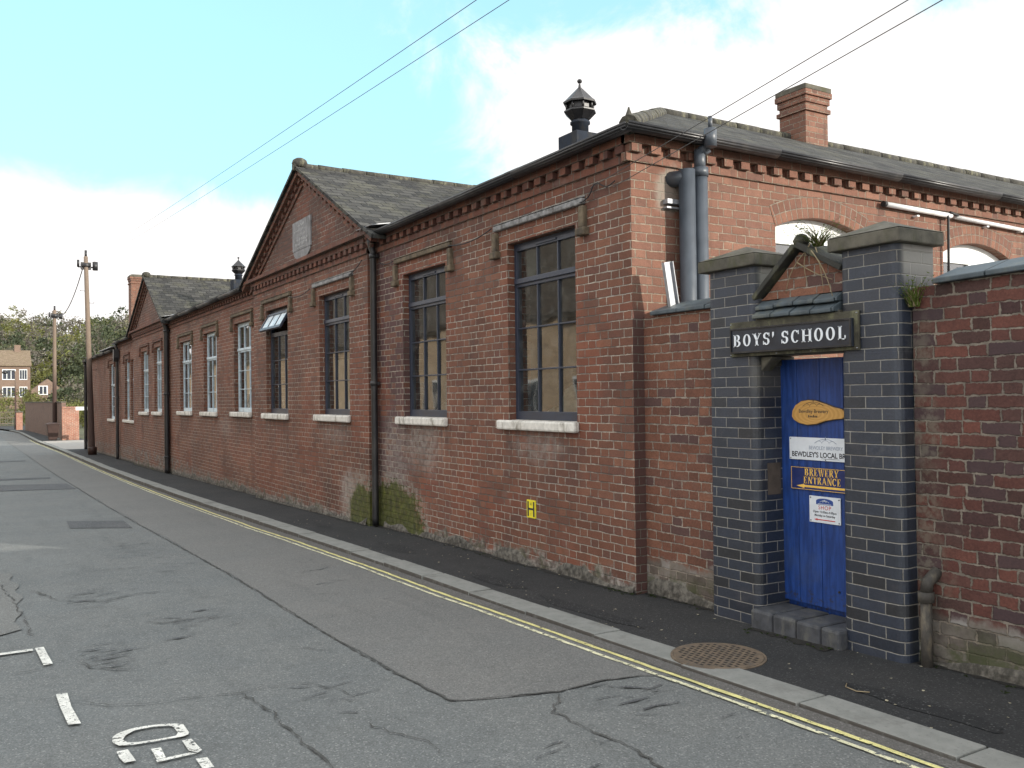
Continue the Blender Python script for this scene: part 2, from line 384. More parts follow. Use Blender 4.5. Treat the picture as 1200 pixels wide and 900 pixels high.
RED = [(.112, .051, .035), (.165, .072, .046), (.142, .063, .042), (.192, .088, .056), (.120, .056, .042), (.172, .078, .050)]
M_front = brick_mat('brick_front', RED, (.44, .385, .32), mw=.0085, seed=3, wob=1.25, bumps=1, overlays=ov_front)
def ov_side(n, p, uv, col, hgt, mask, rnd):
    x, y, z = n.new_sep(p)
    nb = n.m('SUBTRACT', n.noise(p, 5, 5, .65), .5)
    f = n.m('MULTIPLY', n.ss(n.m('ADD', z, n.m('MULTIPLY', nb, .2)), 2.5, 2.32), n.ss(y, .16, .12))
    col = n.mix(n.m('MULTIPLY', f, n.ss(n.m('ABSOLUTE', x), .3, .1)), col, n.mix(mask, (.14, .12, .10), (.085, .044, .038)))
    st = n.m('MULTIPLY', n.ss(n.noise(n.vm('MULTIPLY', p, (1, 3.2, .5)), 2.2, 5, .65), .54, .7), n.ss(z, 2.6, 3.7, .2, .6))
    col = n.mix(st, col, (.10, .055, .042))
    e = n.m('ADD', ell(n, p, (0, .42, 3.5), (1, .16, .24)), n.m('MULTIPLY', nb, 1.4)); col = n.mix(n.ss(e, 1.1, .6, 0, .7), col, (.24, .215, .18))
    return col, hgt
M_side = brick_mat('brick_side', [(.130, .062, .043), (.175, .083, .056), (.152, .073, .052), (.205, .103, .070), (.118, .060, .045)], (.30, .25, .19), P=.342, mw=.008, seed=11, half=.5, weather=.25, overlays=ov_side, wob=1.3)
M_yard = brick_mat('brick_yard', [(.045, .026, .023), (.098, .038, .030), (.066, .036, .032), (.125, .048, .036), (.055, .030, .029), (.100, .048, .039)], (.22, .19, .155), P=.342, S=.2275, mw=.010, seed=23, half=.5, wob=2.4, overlays=ov_yard, bumps=1, jit=.1)
M_yardl = brick_mat('brick_yard_left', RED, (.33, .285, .235), mw=.009, seed=41, wob=1.9, bumps=1, overlays=ov_yard, jit=.08)
M_blue = brick_mat('brick_blue', [(.012, .017, .028), (.021, .029, .047), (.015, .021, .033), (.027, .034, .050), (.014, .016, .020)], (.27, .26, .23), P=.46, S=.23, mw=.005, seed=5, half=.25, wob=.5, rough=.5, spec=.6, weather=.15, bumps=.5, overlays=ov_pillar, jit=.01)
M_farwall = brick_mat('brick_far', [(.13, .085, .068), (.19, .12, .095), (.155, .10, .085)], (.26, .23, .19), seed=9, weather=.7)
M_redgate = brick_mat('brick_redgate', [(.27, .10, .065), (.34, .14, .09), (.29, .12, .08)], (.45, .39, .32), P=.25, S=.25, mw=.02, seed=2)
M_opp = brick_mat('brick_opposite', [(.46, .33, .20), (.56, .42, .27), (.42, .29, .18)], (.55, .48, .38), seed=14)
M_arch = brick_mat('brick_arch', [(.31, .125, .07), (.40, .17, .10), (.35, .15, .09)], (.38, .31, .24), P=.075, S=.075, mw=.008, seed=4, half=0, jit=0, weather=.2)
M_corn = brick_mat('brick_cornice', [(.092, .040, .030), (.155, .062, .041), (.082, .038, .031), (.18, .076, .048)], (.18, .15, .12), seed=31, weather=.5)

M_white_paint = simple('worn_white_paint', (.62, .60, .55), .6, .15, 14, bump=.5, dirt=(.26, .24, .2))
M_frame = simple('slate_blue_frame_paint', (.026, .034, .054), .38, .15, 9, bump=.08, spec=.5)
M_framew = simple('pale_frame_paint', (.50, .60, .66), .45, .12, 12, bump=.1, dirt=(.3, .35, .38))
M_black = simple('black_iron', (.014, .014, .016), .42, .3, 9, bump=.2, spec=.5, dirt=(.035, .032, .03))
M_lead = simple('lead_grey', (.024, .03, .042), .8, .2, 12, bump=.25, spec=.12, dirt=(.045, .045, .045))
M_pipe = simple('grey_plastic_pipe', (.050, .060, .074), .42, .18, 5, bump=.05, spec=.5)
M_stone = simple('mossy_stone', (.095, .088, .070), .9, .35, 8, bump=.8, dirt=(.065, .065, .035))
M_copeblue = simple('blue_coping_tile', (.060, .078, .090), .55, .25, 10, bump=.3, dirt=(.10, .11, .10))
M_label = simple('sandstone_label', (.125, .098, .066), .9, .4, 12, bump=.8, dirt=(.055, .045, .034))
M_labelgrey = simple('grey_painted_label', (.23, .23, .23), .8, .4, 16, bump=.8, dirt=(.08, .07, .065))
M_cable = simple('black_cable', (.02, .02, .022), .6, .1, bump=0)
M_wire = simple('weathered_cable', (.09, .09, .09), .7, .1, bump=0)
M_galv = simple('galvanised_steel', (.30, .31, .33), .45, .15, 20, metal=.4, bump=.1)
M_conduit = simple('white_conduit', (.70, .70, .70), .4, .05, 8, bump=0, dirt=(.5, .5, .48))
M_whiteboard = simple('white_board', (.72, .74, .73), .5, .06, 4, bump=.05)
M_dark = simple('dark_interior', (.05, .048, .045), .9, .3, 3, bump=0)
M_cloth = simple('pale_curtain', (.55, .56, .52), .9, .15, 6, bump=.1)
M_gold = simple('gold_paint', (.80, .50, .10), .45, .1, 20, bump=0)
M_goldwood = None
M_yellow = simple('yellow_plate', (.72, .62, .03), .4, .08, 20, bump=0)
M_signblack = simple('sign_black', (.016, .022, .034), .35, .2, 12, bump=.05, spec=.5)
M_signwhite = simple('sign_white', (.66, .70, .74), .4, .05, 12, bump=0)
M_signnavy = simple('sign_navy', (.014, .026, .12), .35, .12, 12, bump=0, spec=.5)
M_signblue = simple('sign_blue', (.03, .07, .26), .4, .1, 12, bump=0)
M_ink = simple('ink_black', (.02, .022, .03), .5, .05, bump=0)
M_inkgrey = simple('ink_grey', (.20, .25, .34), .5, .05, bump=0)
M_red = simple('ink_red', (.5, .03, .03), .5, .05, bump=0)
M_binbrown = simple('bin_brown_plastic', (.035, .017, .013), .5, .12, 6, bump=.1)
M_brownpipe = simple('rusty_brown_pipe', (.050, .046, .040), .7, .3, 14, bump=.5, dirt=(.13, .11, .08))
M_green = simple('green_card', (.01, .2, .08), .6, .05, bump=0)
M_bluecard = simple('blue_card', (.08, .14, .5), .6, .05, bump=0)

# door: tongued boards, old blue gloss
m, n, b = mat('blue_door_paint'); p = n.pos(); M_door = m
x, y, z = n.new_sep(p)
gr = n.noise(n.vm('MULTIPLY', p, (14, 1, 1.6)), 3, 5, .65)
c = n.mix(n.ss(gr, .3, .7), (.007, .028, .125), (.017, .060, .25))
c = n.mix(n.ss(n.noise(n.vm('MULTIPLY', p, (8, 1, 1)), 5, 5, .7), .60, .74, 0, .6), c, (.012, .022, .10))
fd = n.ss(n.noise(p, 3.2, 5, .65), .48, .66); c = n.mix(n.m('MULTIPLY', fd, .35), c, (.045, .075, .17)); c = n.mix(n.ss(n.noise(p, 55, 3, .7), .66, .70, 0, .6), c, (.10, .10, .11))
c = n.mix(n.m('MULTIPLY', n.ss(z, .45, .14), n.ss(n.noise(p, 26, 5, .7), .52, .62)), c, (.03, .028, .035))
n.put(b.inputs['Base Color'], c); b.inputs['Roughness'].default_value = .42; b.inputs['Specular IOR Level'].default_value = .45
n.put(b.inputs['Normal'], n.bump(gr, .3, .004))

# glass
def glass_mat(name, tint=(.02, .025, .025), ior=2.25, wav=.03, tr=.55):
    m, n, b = mat(name); t = m.node_tree; t.nodes.remove(b)
    out = [q for q in t.nodes if q.type == 'OUTPUT_MATERIAL'][0]
    p = n.pos()
    nrm = n.bump(n.noise(p, 3.2, 0, .5), wav, .05)
    gl = n.new('ShaderNodeBsdfGlossy'); gl.inputs['Roughness'].default_value = .03; n.put(gl.inputs['Normal'], nrm); gl.inputs['Color'].default_value = (1, 1, 1, 1)
    tp = n.new('ShaderNodeBsdfTransparent'); tp.inputs['Color'].default_value = (.78, .82, .8, 1)
    df = n.new('ShaderNodeBsdfDiffuse'); df.inputs['Color'].default_value = (.35, .36, .34, 1)
    mx0 = n.new('ShaderNodeMixShader'); n.put(mx0.inputs[0], n.ss(n.noise(p, 7, 5, .7), .4, .75, .03, .16)); n.t.links.new(tp.outputs[0], mx0.inputs[1]); n.t.links.new(df.outputs[0], mx0.inputs[2])
    fr = n.new('ShaderNodeFresnel'); fr.inputs[0].default_value = ior; n.put(fr.inputs['Normal'], nrm)
    mx = n.new('ShaderNodeMixShader'); n.put(mx.inputs[0], fr.outputs[0]); n.t.links.new(mx0.outputs[0], mx.inputs[1]); n.t.links.new(gl.outputs[0], mx.inputs[2])
    n.t.links.new(mx.outputs[0], out.inputs[0]); return m
M_glass = glass_mat('window_glass', wav=.03)

# slates
def slate_mat(name, c0, c1, moss, mossamt=.5, rw=.25, rh=.17):
    m, n, b = mat(name); uv = n.uv(); p = n.pos()
    w = n.vm('SCALE', n.vm('SUBTRACT', n.noise(uv, 7, 3, .6, out=1), (.5, .5, .5)), scale=.075)
    u, v, _ = n.new_sep(n.vm('ADD', uv, w))
    vr = n.m('DIVIDE', v, rh); r = n.m('FLOOR', vr); fv = n.m('SUBTRACT', vr, r)
    uu = n.m('ADD', n.m('DIVIDE', u, rw), n.m('MULTIPLY', n.m('MODULO', n.m('ADD', r, 1000), 2), .5)); cu = n.m('FLOOR', uu); fu = n.m('SUBTRACT', uu, cu)
    wn_ = n.new('ShaderNodeTexWhiteNoise', noise_dimensions='2D'); n.put(wn_.inputs['Vector'], n.comb(cu, r, 0)); rnd = wn_.outputs[0]
    gap = n.m('MULTIPLY', n.m('MINIMUM', fu, n.m('SUBTRACT', 1, fu)), rw)
    line = n.m('MINIMUM', n.ss(gap, .0, .012), n.ss(n.m('ADD', fv, n.m('MULTIPLY', rnd, -.06)), .0, .16))
    c = n.mix(rnd, c0, c1)
    f = n.noise(p, 22, 5, .65); s = n.m('ADD', .7, n.m('MULTIPLY', f, .6)); c = n.mix(1, c, n.comb(s, s, s), 'MULTIPLY')
    c = n.mix(n.m('MULTIPLY', n.ss(n.noise(p, 2.3, 6, .72), .48, .66), mossamt), c, moss)
    c = n.mix(n.ss(n.noise(p, 30, 2, .6), .68, .74, 0, .5), c, (.30, .30, .26))
    c = n.mix(line, (.018, .018, .018), c)
    n.put(b.inputs['Base Color'], c); b.inputs['Roughness'].default_value = .9; b.inputs['Specular IOR Level'].default_value = .2
    h = n.m('ADD', n.m('MULTIPLY', n.m('SUBTRACT', 1, fv), .6), n.m('ADD', n.m('MULTIPLY', line, .5), n.m('ADD', n.m('MULTIPLY', rnd, .35), n.m('MULTIPLY', f, .2))))
    n.put(b.inputs['Normal'], n.bump(h, 1., .02)); return m
M_slate = slate_mat('roof_slate', (.022, .022, .022), (.066, .065, .060), (.085, .083, .060), .6)
M_house = brick_mat('brick_house', [(.16, .105, .078), (.20, .135, .10), (.175, .12, .09)], (.30, .26, .22), seed=19)
M_tile_far = slate_mat('far_roof_tile', (.16, .12, .085), (.22, .17, .12), (.14, .12, .06), .4)
M_ridge = simple('ridge_tile_lichen', (.045, .043, .036), .9, .4, 16, bump=.8, dirt=(.14, .135, .09))

# asphalts
def asphalt(name, base, warm, pale=.55, bumpd=.004, blotch=.5):
    m, n, b = mat(name); p = n.pos()
    g1 = n.noise(p, 160, 2, .7); g2 = n.vor(p, 130, out='Color'); g3 = n.noise(p, 1.1, 5, .6); g4 = n.noise(p, 6, 5, .65)
    sp = n.new_sep(g2)[0]
    k = n.m('ADD', .55, n.m('ADD', n.m('MULTIPLY', sp, .5), n.m('MULTIPLY', g1, .4)))
    c = n.mix(n.ss(g3, .35, .65), base, warm)
    c = n.mix(n.ss(g4, .5, .72, 0, blotch * .7), c, tuple(x * .6 for x in base))
    c = n.mix(n.ss(n.noise(p, .45, 4, .6), .45, .7, 0, blotch * .6), c, tuple(min(1, x * 1.35) for x in base))
    # tyre drag and oil, stretched along the street
    st = n.noise(n.vm('MULTIPLY', p, (.35, 2.4, 1)), 1.6, 5, .6)
    c = n.mix(n.ss(st, .54, .72, 0, .35), c, tuple(x * .7 for x in base))
    c = n.mix(1, c, n.comb(k, k, k), 'MULTIPLY')
    c = n.mix(n.ss(sp, .93, .97, 0, pale), c, (.42, .42, .40))
    n.put(b.inputs['Base Color'], c); b.inputs['Roughness'].default_value = .85; b.inputs['Specular IOR Level'].default_value = .35
    n.put(b.inputs['Normal'], n.bump(n.m('ADD', n.m('MULTIPLY', sp, .6), n.m('MULTIPLY', g1, .6)), .7, bumpd)); return m
M_road = asphalt('road_asphalt_old', (.126, .134, .132), (.142, .148, .143), .30)
M_road2 = asphalt('road_asphalt_resurfaced', (.138, .139, .133), (.148, .147, .139), .18, .003, .3)
M_patchd = asphalt('road_patch_dark', (.078, .082, .086), (.088, .09, .092), .3)
M_parking = asphalt('road_asphalt_worn', (.140, .143, .136), (.155, .156, .147), .3)
M_pave = asphalt('pavement_asphalt', (.022, .023, .024), (.031, .031, .031), .10, .004, .5)
M_gutterstrip = asphalt('gutter_asphalt', (.105, .100, .093), (.12, .115, .107), .2)
M_crack = asphalt('crack_fill', (.062, .062, .058), (.085, .083, .078), .1, .01)
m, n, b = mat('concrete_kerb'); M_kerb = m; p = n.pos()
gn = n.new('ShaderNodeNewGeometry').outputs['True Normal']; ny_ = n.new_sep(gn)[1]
c = n.mix(n.ss(n.noise(p, 9, 5, .65), .3, .7), (.19, .195, .18), (.24, .243, .225)); c = n.mix(n.ss(n.noise(p, 3, 5, .7), .52, .68, 0, .5), c, (.12, .12, .11))
c = n.mix(n.ss(n.noise(p, 60, 2, .6), .6, .7, 0, .35), c, (.09, .09, .085))
c = n.mix(n.m('MULTIPLY', n.ss(ny_, -.3, -.8), n.ss(n.noise(p, 12, 4, .6), .25, .5, .6, 1)), c, (.060, .054, .046))  # street face coloured darker: its shadow painted in together with dirt
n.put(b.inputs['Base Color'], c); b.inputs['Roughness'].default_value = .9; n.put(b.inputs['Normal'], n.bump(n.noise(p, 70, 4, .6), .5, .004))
M_conc = simple('pale_concrete', (.30, .285, .26), .9, .12, 3, bump=.3)

def paint(name, col, wear=.5, sc_=26):
    m, n, b = mat(name); t = m.node_tree; p = n.pos()
    out = [q for q in t.nodes if q.type == 'OUTPUT_MATERIAL'][0]
    f = n.noise(p, sc_, 6, .72); g = n.noise(p, 160, 2, .6)
    c = n.mix(n.ss(n.noise(p, 8, 4, .6), .35, .7), tuple(x * .72 for x in col), col)
    c = n.mix(n.ss(g, .56, .66, 0, .6), c, (.12, .12, .12))
    n.put(b.inputs['Base Color'], c); b.inputs['Roughness'].default_value = .7
    tp = n.new('ShaderNodeBsdfTransparent'); mx = n.new('ShaderNodeMixShader')
    n.put(mx.inputs[0], n.ss(f, wear, wear + .05)); n.t.links.new(b.outputs[0], mx.inputs[1]); n.t.links.new(tp.outputs[0], mx.inputs[2])
    n.t.links.new(mx.outputs[0], out.inputs[0]); return m
M_yel = paint('yellow_line_paint', (.78, .72, .30), .58)
M_yel2 = paint('yellow_line_paint_worn', (.80, .77, .52), .53)
M_wht = paint('white_road_paint', (.80, .79, .72), .56, 34)

def leafm(name, col, sp=.2):
    m, n, b = mat(name); p = n.pos(); f = n.noise(p, .9, 3, .6)
    n.put(b.inputs['Base Color'], n.mix(n.ss(f, .3, .7), tuple(x * (1 - sp) for x in col), tuple(x * (1 + sp) for x in col)))
    b.inputs['Roughness'].default_value = .7; b.inputs['Specular IOR Level'].default_value = .2; return m
M_ev = [leafm('evergreen_dark', (.060, .075, .044)), leafm('evergreen_mid', (.080, .098, .052)), leafm('evergreen_light', (.105, .120, .062))]
M_sp = [leafm('spring_olive', (.135, .14, .045)), leafm('spring_green', (.165, .18, .055)), leafm('spring_pale', (.21, .205, .09))]
M_tw = [leafm('twig_grey', (.19, .175, .15)), leafm('twig_brown', (.15, .135, .11)), leafm('twig_olive', (.20, .195, .13))]
M_bark = simple('bark', (.085, .068, .05), .9, .25, 6, bump=.5)
m, n, b = mat('grass_ground'); p = n.pos()
n.put(b.inputs['Base Color'], n.ramp(n.noise(p, .35, 6, .65), [(.3, (.035, .045, .018)), (.5, (.07, .075, .032)), (.7, (.10, .088, .055))])); b.inputs['Roughness'].default_value = .95
M_grass = m
M_door2 = None

# =================================================================== GROUND
def strip(name, mt, xs, ylist, zfun, kind='structure', off=0):
    mb = MB(); idx = []
    for x in xs:
        ys = ylist(x); k = len(mb.v); mb.v += [(x, y, zfun(x, y) + off) for y in ys]; idx.append((k, len(ys)))
    for (a, na), (b2, nb2) in zip(idx[:-1], idx[1:]):
        for j in range(na - 1): mb.f.append([a + j, b2 + j, b2 + j + 1, a + j + 1]); mb.mi.append(0)
    for f in mb.f:
        P = [Vector(mb.v[i]) for i in f]
        if (P[1] - P[0]).cross(P[2] - P[0]).z < 0: f.reverse()
    return mb.build(name, mt, kind=kind)
def frange(a, b, s):
    n_ = max(1, round((b - a) / s)); return [a + (b - a) * i / n_ for i in range(n_ + 1)]
XR = frange(-101, -60, 1.0) + frange(-59.5, 16, .5)
strip('road', M_road, XR, lambda x: [-13.0, -9, -6, -3, min(kY(x) + .02, -1.0)], lambda x, y: RD(x) - max(0, (-5 - y)) * .01)
def hill(x, y):
    d = (-x - 112 + max(0, y - 10) * .25) / 150; d = max(0, min(1, d)); d = d * d * (3 - 2 * d)
    side = 1.0 if y > -5 else max(.35, 1 + (y + 5) / 90)
    return d * 19 * side
mb = MB(); gx = frange(-900, -320, 60) + frange(-300, -100, 8) + frange(-98, 30, 4) + frange(45, 600, 60); gy = frange(-700, -80, 60) + frange(-70, 110, 6) + frange(140, 800, 60)
for x in gx:
    for y in gy: mb.v.append((x, y, G(x) - .22 + hill(x, y) + (0 if abs(y) < 110 else -1)))
ny = len(gy)
for i in range(len(gx) - 1):
    for j in range(ny - 1):
        mb.f.append([i * ny + j, (i + 1) * ny + j, (i + 1) * ny + j + 1, i * ny + j + 1]); mb.mi.append(0); mb.smooth.add(len(mb.f) - 1)
mb.build('ground', M_grass, kind='structure')
# pavement: from kerb back to the walls
def pav_y(x):
    b_ = kY(x) + .24
    return [b_, -.6 if b_ < -.62 else b_ + .05, -.25, .6 if x > -41 else 1.6]
strip('pavement', M_pave, frange(-103, -60, 1.0) + frange(-59.5, 16, .5), pav_y, lambda x, y: G(x) + .0)
# sunlit concrete crossover between school end and garden wall
strip('crossover', M_conc, frange(-56.2, -41.2, 1), lambda x: [-.85, 0, 1.5, 6], lambda x, y: G(x) + .006)
strip('gutter_channel', M_gutterstrip, frange(-60, 16, .5), lambda x: [kY(x) - .11 - .015 * sin(x * 3.1), kY(x) + .01], lambda x, y: RD(x) + .004)
# resurfaced strip with an angular near end
mb = MB(); xs = frange(-78, 1.02, .4)
def zr(x): return RD(x) + .004
pts_near = [(1.02, -2.6), (1.3, -2.585), (1.54, -2.57), (1.62, -2.4), (1.69, -2.2), (1.75, -1.99), (1.72, -1.7), (1.78, -1.42), (1.9, -1.265)]
prev = None
for x in xs:
    yl = -2.6 + .02 * sin(x * 1.7) + .012 * sin(x * 5.3) - (.0 if x > -20 else .0); yr = kY(x) - .115 - .015 * sin(x * 3.1)
    cur = [(x, yl, zr(x)), (x, yr, zr(x))]
    if prev: mb.poly([prev[0], cur[0], cur[1], prev[1]])
    prev = cur
P = [prev[1], prev[0]] + [(x, y, zr(x)) for x, y in pts_near[1:]]
c0 = prev[1]
for a, b_ in zip(P[1:-1], P[2:]): mb.poly([c0, a, b_])
mb.build('resurfaced_strip', M_road2, kind='structure')
def ribbon(mb, pts, w, z=.007, mi=0, seed=0, rough=1):
    r = random.Random(seed); Q = []
    for (a, b_) in zip(pts[:-1], pts[1:]):
        d = math.hypot(b_[0] - a[0], b_[1] - a[1]); k = max(1, int(d / .05))
        for i in range(k):
            t_ = i / k; Q.append((a[0] + (b_[0] - a[0]) * t_ + r.uniform(-.016, .016) * rough, a[1] + (b_[1] - a[1]) * t_ + r.uniform(-.016, .016) * rough))
    Q.append(pts[-1]); prev = None
    for i, q in enumerate(Q):
        a = Q[max(0, i - 1)]; c = Q[min(len(Q) - 1, i + 1)]; d = Vector((c[0] - a[0], c[1] - a[1])).normalized()
        ww = w * r.uniform(.15, 1.6) * (1 if 1 < i < len(Q) - 2 else .4); nx_, ny_ = -d.y * ww / 2, d.x * ww / 2
        cur = [(q[0] + nx_, q[1] + ny_, RD(q[0]) + z), (q[0] - nx_, q[1] - ny_, RD(q[0]) + z)]
        if prev: mb.poly([prev[1], cur[1], cur[0], prev[0]], mi)
        prev = cur
mb = MB()
CR = [([(-60, -2.6), (-30, -2.61), (-17, -2.61), (-8.8, -2.63), (-5.5, -2.62), (-2.3, -2.6), (-.06, -2.61), (.9, -2.6), (1.54, -2.57), (1.75, -1.99), (1.72, -1.7), (1.78, -1.42)], .035),
      ([(1.75, -1.99), (1.9, -2.1), (2.01, -2.21), (2.4, -2.21), (2.63, -2.18), (2.9, -2.24), (3.3, -2.3)], .045),
      ([(.28, -4.33), (.48, -4.17), (.6, -3.94), (.59, -3.83), (.68, -3.51), (.64, -3.36), (.73, -3.15), (.98, -3.0), (1.15, -2.98)], .024),
      ([(.68, -3.5), (1.17, -3.45), (1.51, -3.47), (1.88, -3.44), (2.3, -3.5)], .04),
      ([(-.57, -4.72), (-.58, -4.55), (-.6, -4.44), (-.59, -4.35)], .025),
      ([(-4.1, -4.59), (-2.95, -4.5), (-2.22, -4.47), (-1.6, -4.45)], .03),
      ([(-4.22, -3.91), (-4.37, -3.63), (-4.28, -3.25)], .04),
      ([(-3.57, -4.34), (-2.9, -4.16), (-2.64, -3.87), (-2.78, -3.59), (-2.75, -3.18)], .05),
      ([(-1.56, -3.68), (-1.44, -3.52), (-1.47, -3.34), (-1.35, -3.06)], .05),
      ([(-.61, -4.23), (-.4, -4.15), (-.18, -3.92)], .05),
      ([(1.43, -3.03), (1.67, -3.09), (1.84, -3.02), (2.01, -2.95), (2.2, -2.98)], .03),
      ([(-3.0, -1.9), (-2.8, -2.0)], .03), ([(-.2, -2.95), (.05, -2.8), (.1, -2.7)], .03)]
for i, (p_, w_) in enumerate(CR): ribbon(mb, p_, w_ * (.42 if i == 0 else .26), .0085 if i else .0085, seed=i, rough=.6 if i == 0 else 1)
mb.build('road_cracks', M_crack, kind='structure')
mb = MB()
def gpoly(mb, pts, z, mi=0):
    Q = [(x, y, RD(x) + z) for x, y in pts]
    a = sum(Q[i][0] * Q[(i + 1) % len(Q)][1] - Q[(i + 1) % len(Q)][0] * Q[i][1] for i in range(len(Q)))
    mb.poly(Q if a > 0 else Q[::-1], mi)
gpoly(mb, [(-10.0, -3.5), (-9.35, -2.74), (-8.21, -2.78), (-8.86, -3.55)], .006)
gpoly(mb, [(-20.3, -4.2), (-19.49, -2.68), (-17.4, -2.65), (-18.1, -4.2)], .006)
gpoly(mb, [(-23.1, -4.3), (-22.6, -2.84), (-21.9, -2.86), (-22.4, -4.3)], .006)
gpoly(mb, [(-34, -4.6), (-33.8, -2.9), (-33.0, -2.9), (-33.2, -4.6)], .006)
def blotch(mb, cx, cy, rx, ry, z, seed):
    r = random.Random(seed); gpoly(mb, [(cx + rx * cos(a) * r.uniform(.55, 1.1), cy + ry * sin(a) * r.uniform(.55, 1.1)) for a in [i * 2 * pi / 22 for i in range(22)]], z)
for i, (cx, cy, rx, ry) in enumerate([] and [(-3.2, -4.0, .22, .12), (-2.85, -3.75, .16, .10), (-6.1, -3.35, .5, .10), (-.9, -4.15, .18, .10), (-1.5, -4.35, .12, .08), (2.15, -1.62, .16, .26), (2.5, -1.75, .3, .1), (-1.4, -3.5, .10, .12), (-.2, -4.25, .06, .10), (-4.6, -3.0, .12, .06), (1.95, -3.4, .1, .08)]):
    blotch(mb, cx, cy, rx, ry, .0065, i)
mb.build('road_patches', M_patchd, kind='structure')
mb = MB(); r = random.Random(77)
for (cx, cy, sx, sy, n_) in ((-3.1, -3.95, .9, .30, 34), (-6.2, -3.3, 1.3, .2, 20), (-1.4, -3.5, .5, .35, 16), (-.7, -4.1, .4, .25, 22), (2.2, -1.7, .5, .22, 16), (-4.6, -3.2, 1.0, .3, 18), (-2.0, -2.0, 1.4, .4, 10), (1.2, -3.2, .5, .3, 10), (-9.5, -3.3, 2.0, .5, 14), (2.6, -2.6, .6, .4, 12)):
    for _ in range(n_):
        x = r.gauss(cx, sx * .5); y = r.gauss(cy, sy * .5); l = r.uniform(.05, .26); a = r.gauss(.15 + pi / 2 * .9, .35)
        ribbon(mb, [(x, y), (x + l * .5 * cos(a) + r.uniform(-.02, .02), y + l * .5 * sin(a)), (x + l * cos(a), y + l * sin(a))], r.uniform(.008, .03), .0082, seed=r.randint(0, 9999), rough=.8)
mb.build('road_scars', M_patchd, kind='structure')
mb = MB(); xs = frange(-7, -1.3, .15); prev = None
for x in xs:
    t_ = max(0, min(1, (x + 7) / 2.2, (-1.3 - x) / .5)); cur = [(x, -7.5, RD(x) - .012), (x, -7.5 + 3.0 * t_ ** .5 + .05 * sin(x * 1.3) + .03 * sin(x * 9.1), RD(x) + .004)]
    if prev: mb.poly([prev[0], cur[0], cur[1], prev[1]])
    prev = cur
mb.build('parking_strip', M_parking, kind='structure')
# pavement patches
mb = MB(); r = random.Random(3)
def pblotch(cx, cy, rx, ry, seed):
    r = random.Random(seed); Q = [(cx + rx * cos(a) * r.uniform(.7, 1.1), cy + ry * sin(a) * r.uniform(.7, 1.1)) for a in [i * 2 * pi / 18 for i in range(18)]]
    mb.poly([(x, y, G(x) + .004) for x, y in Q])
for i, q in enumerate([(-3.6, -.62, .55, .12), (-1.2, -.66, .5, .13), (.2, -.7, .7, .10), (-6.2, -.6, .4, .1), (3.1, -.62, .5, .1)]): pblotch(*q, i)
mb.build('pavement_patches', asphalt('pavement_patch', (.016, .017, .018), (.021, .021, .022), .2), kind='structure')
# kerb
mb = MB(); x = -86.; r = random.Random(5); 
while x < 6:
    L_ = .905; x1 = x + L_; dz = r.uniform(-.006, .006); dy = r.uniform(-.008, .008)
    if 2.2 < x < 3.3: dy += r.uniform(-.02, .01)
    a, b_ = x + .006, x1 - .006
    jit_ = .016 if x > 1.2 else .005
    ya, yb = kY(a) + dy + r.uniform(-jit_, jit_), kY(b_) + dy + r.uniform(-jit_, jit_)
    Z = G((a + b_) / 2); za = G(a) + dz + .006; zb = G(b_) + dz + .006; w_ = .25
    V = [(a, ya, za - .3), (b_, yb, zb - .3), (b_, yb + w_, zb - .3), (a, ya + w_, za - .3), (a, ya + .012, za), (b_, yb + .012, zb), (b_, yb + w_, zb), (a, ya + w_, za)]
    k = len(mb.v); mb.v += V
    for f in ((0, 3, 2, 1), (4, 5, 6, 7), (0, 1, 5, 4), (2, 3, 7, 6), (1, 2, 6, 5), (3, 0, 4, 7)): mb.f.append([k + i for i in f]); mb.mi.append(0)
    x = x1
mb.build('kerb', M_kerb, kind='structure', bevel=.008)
# markings
mb = MB()
def yline(y0, w, mi, seed, xe):
    r = random.Random(seed); prev = None; x = -62
    while x < xe:
        st_ = .12 if x > -8 else .6
        dy = .006 * sin(x * 2.3 + seed) + r.uniform(-.004, .004); ww = w * r.uniform(.8, 1.1)
        yy = y0 + (kY(x) + 1.14) * .8 + dy + lin([(-40, .08), (-30, .05), (-7, -.03), (0, 0)], x)
        br = -.06 if x > 1.9 else 0.
        cur = [(x, yy - ww / 2 + br * 0, RD(x) + .009), (x, yy + ww / 2, RD(x) + .009)]
        if prev: mb.poly([prev[0], cur[0], cur[1], prev[1]], mi)
        prev = cur; x += st_
yline(-1.275, .036, 0, 1, 8); yline(-1.355, .032, 1, 2, 8)
mb.build('yellow_lines', [M_yel, M_yel2], kind='structure')
mb = MB(); Zm = .009
Oo = [(1.05, -4.24), (1.0, -4.2), (.97, -4.13), (.98, -4.04), (1.01, -3.95), (1.06, -3.9), (1.22, -3.9), (1.255, -3.92), (1.245, -4.01), (1.24, -4.1), (1.225, -4.18), (1.2, -4.23), (1.13, -4.25)]
Oi = [(1.065, -4.18), (1.012, -4.13), (1.008, -4.04), (1.045, -3.965), (1.08, -3.95), (1.19, -3.95), (1.222, -3.97), (1.218, -4.05), (1.205, -4.13), (1.185, -4.185), (1.12, -4.20)]
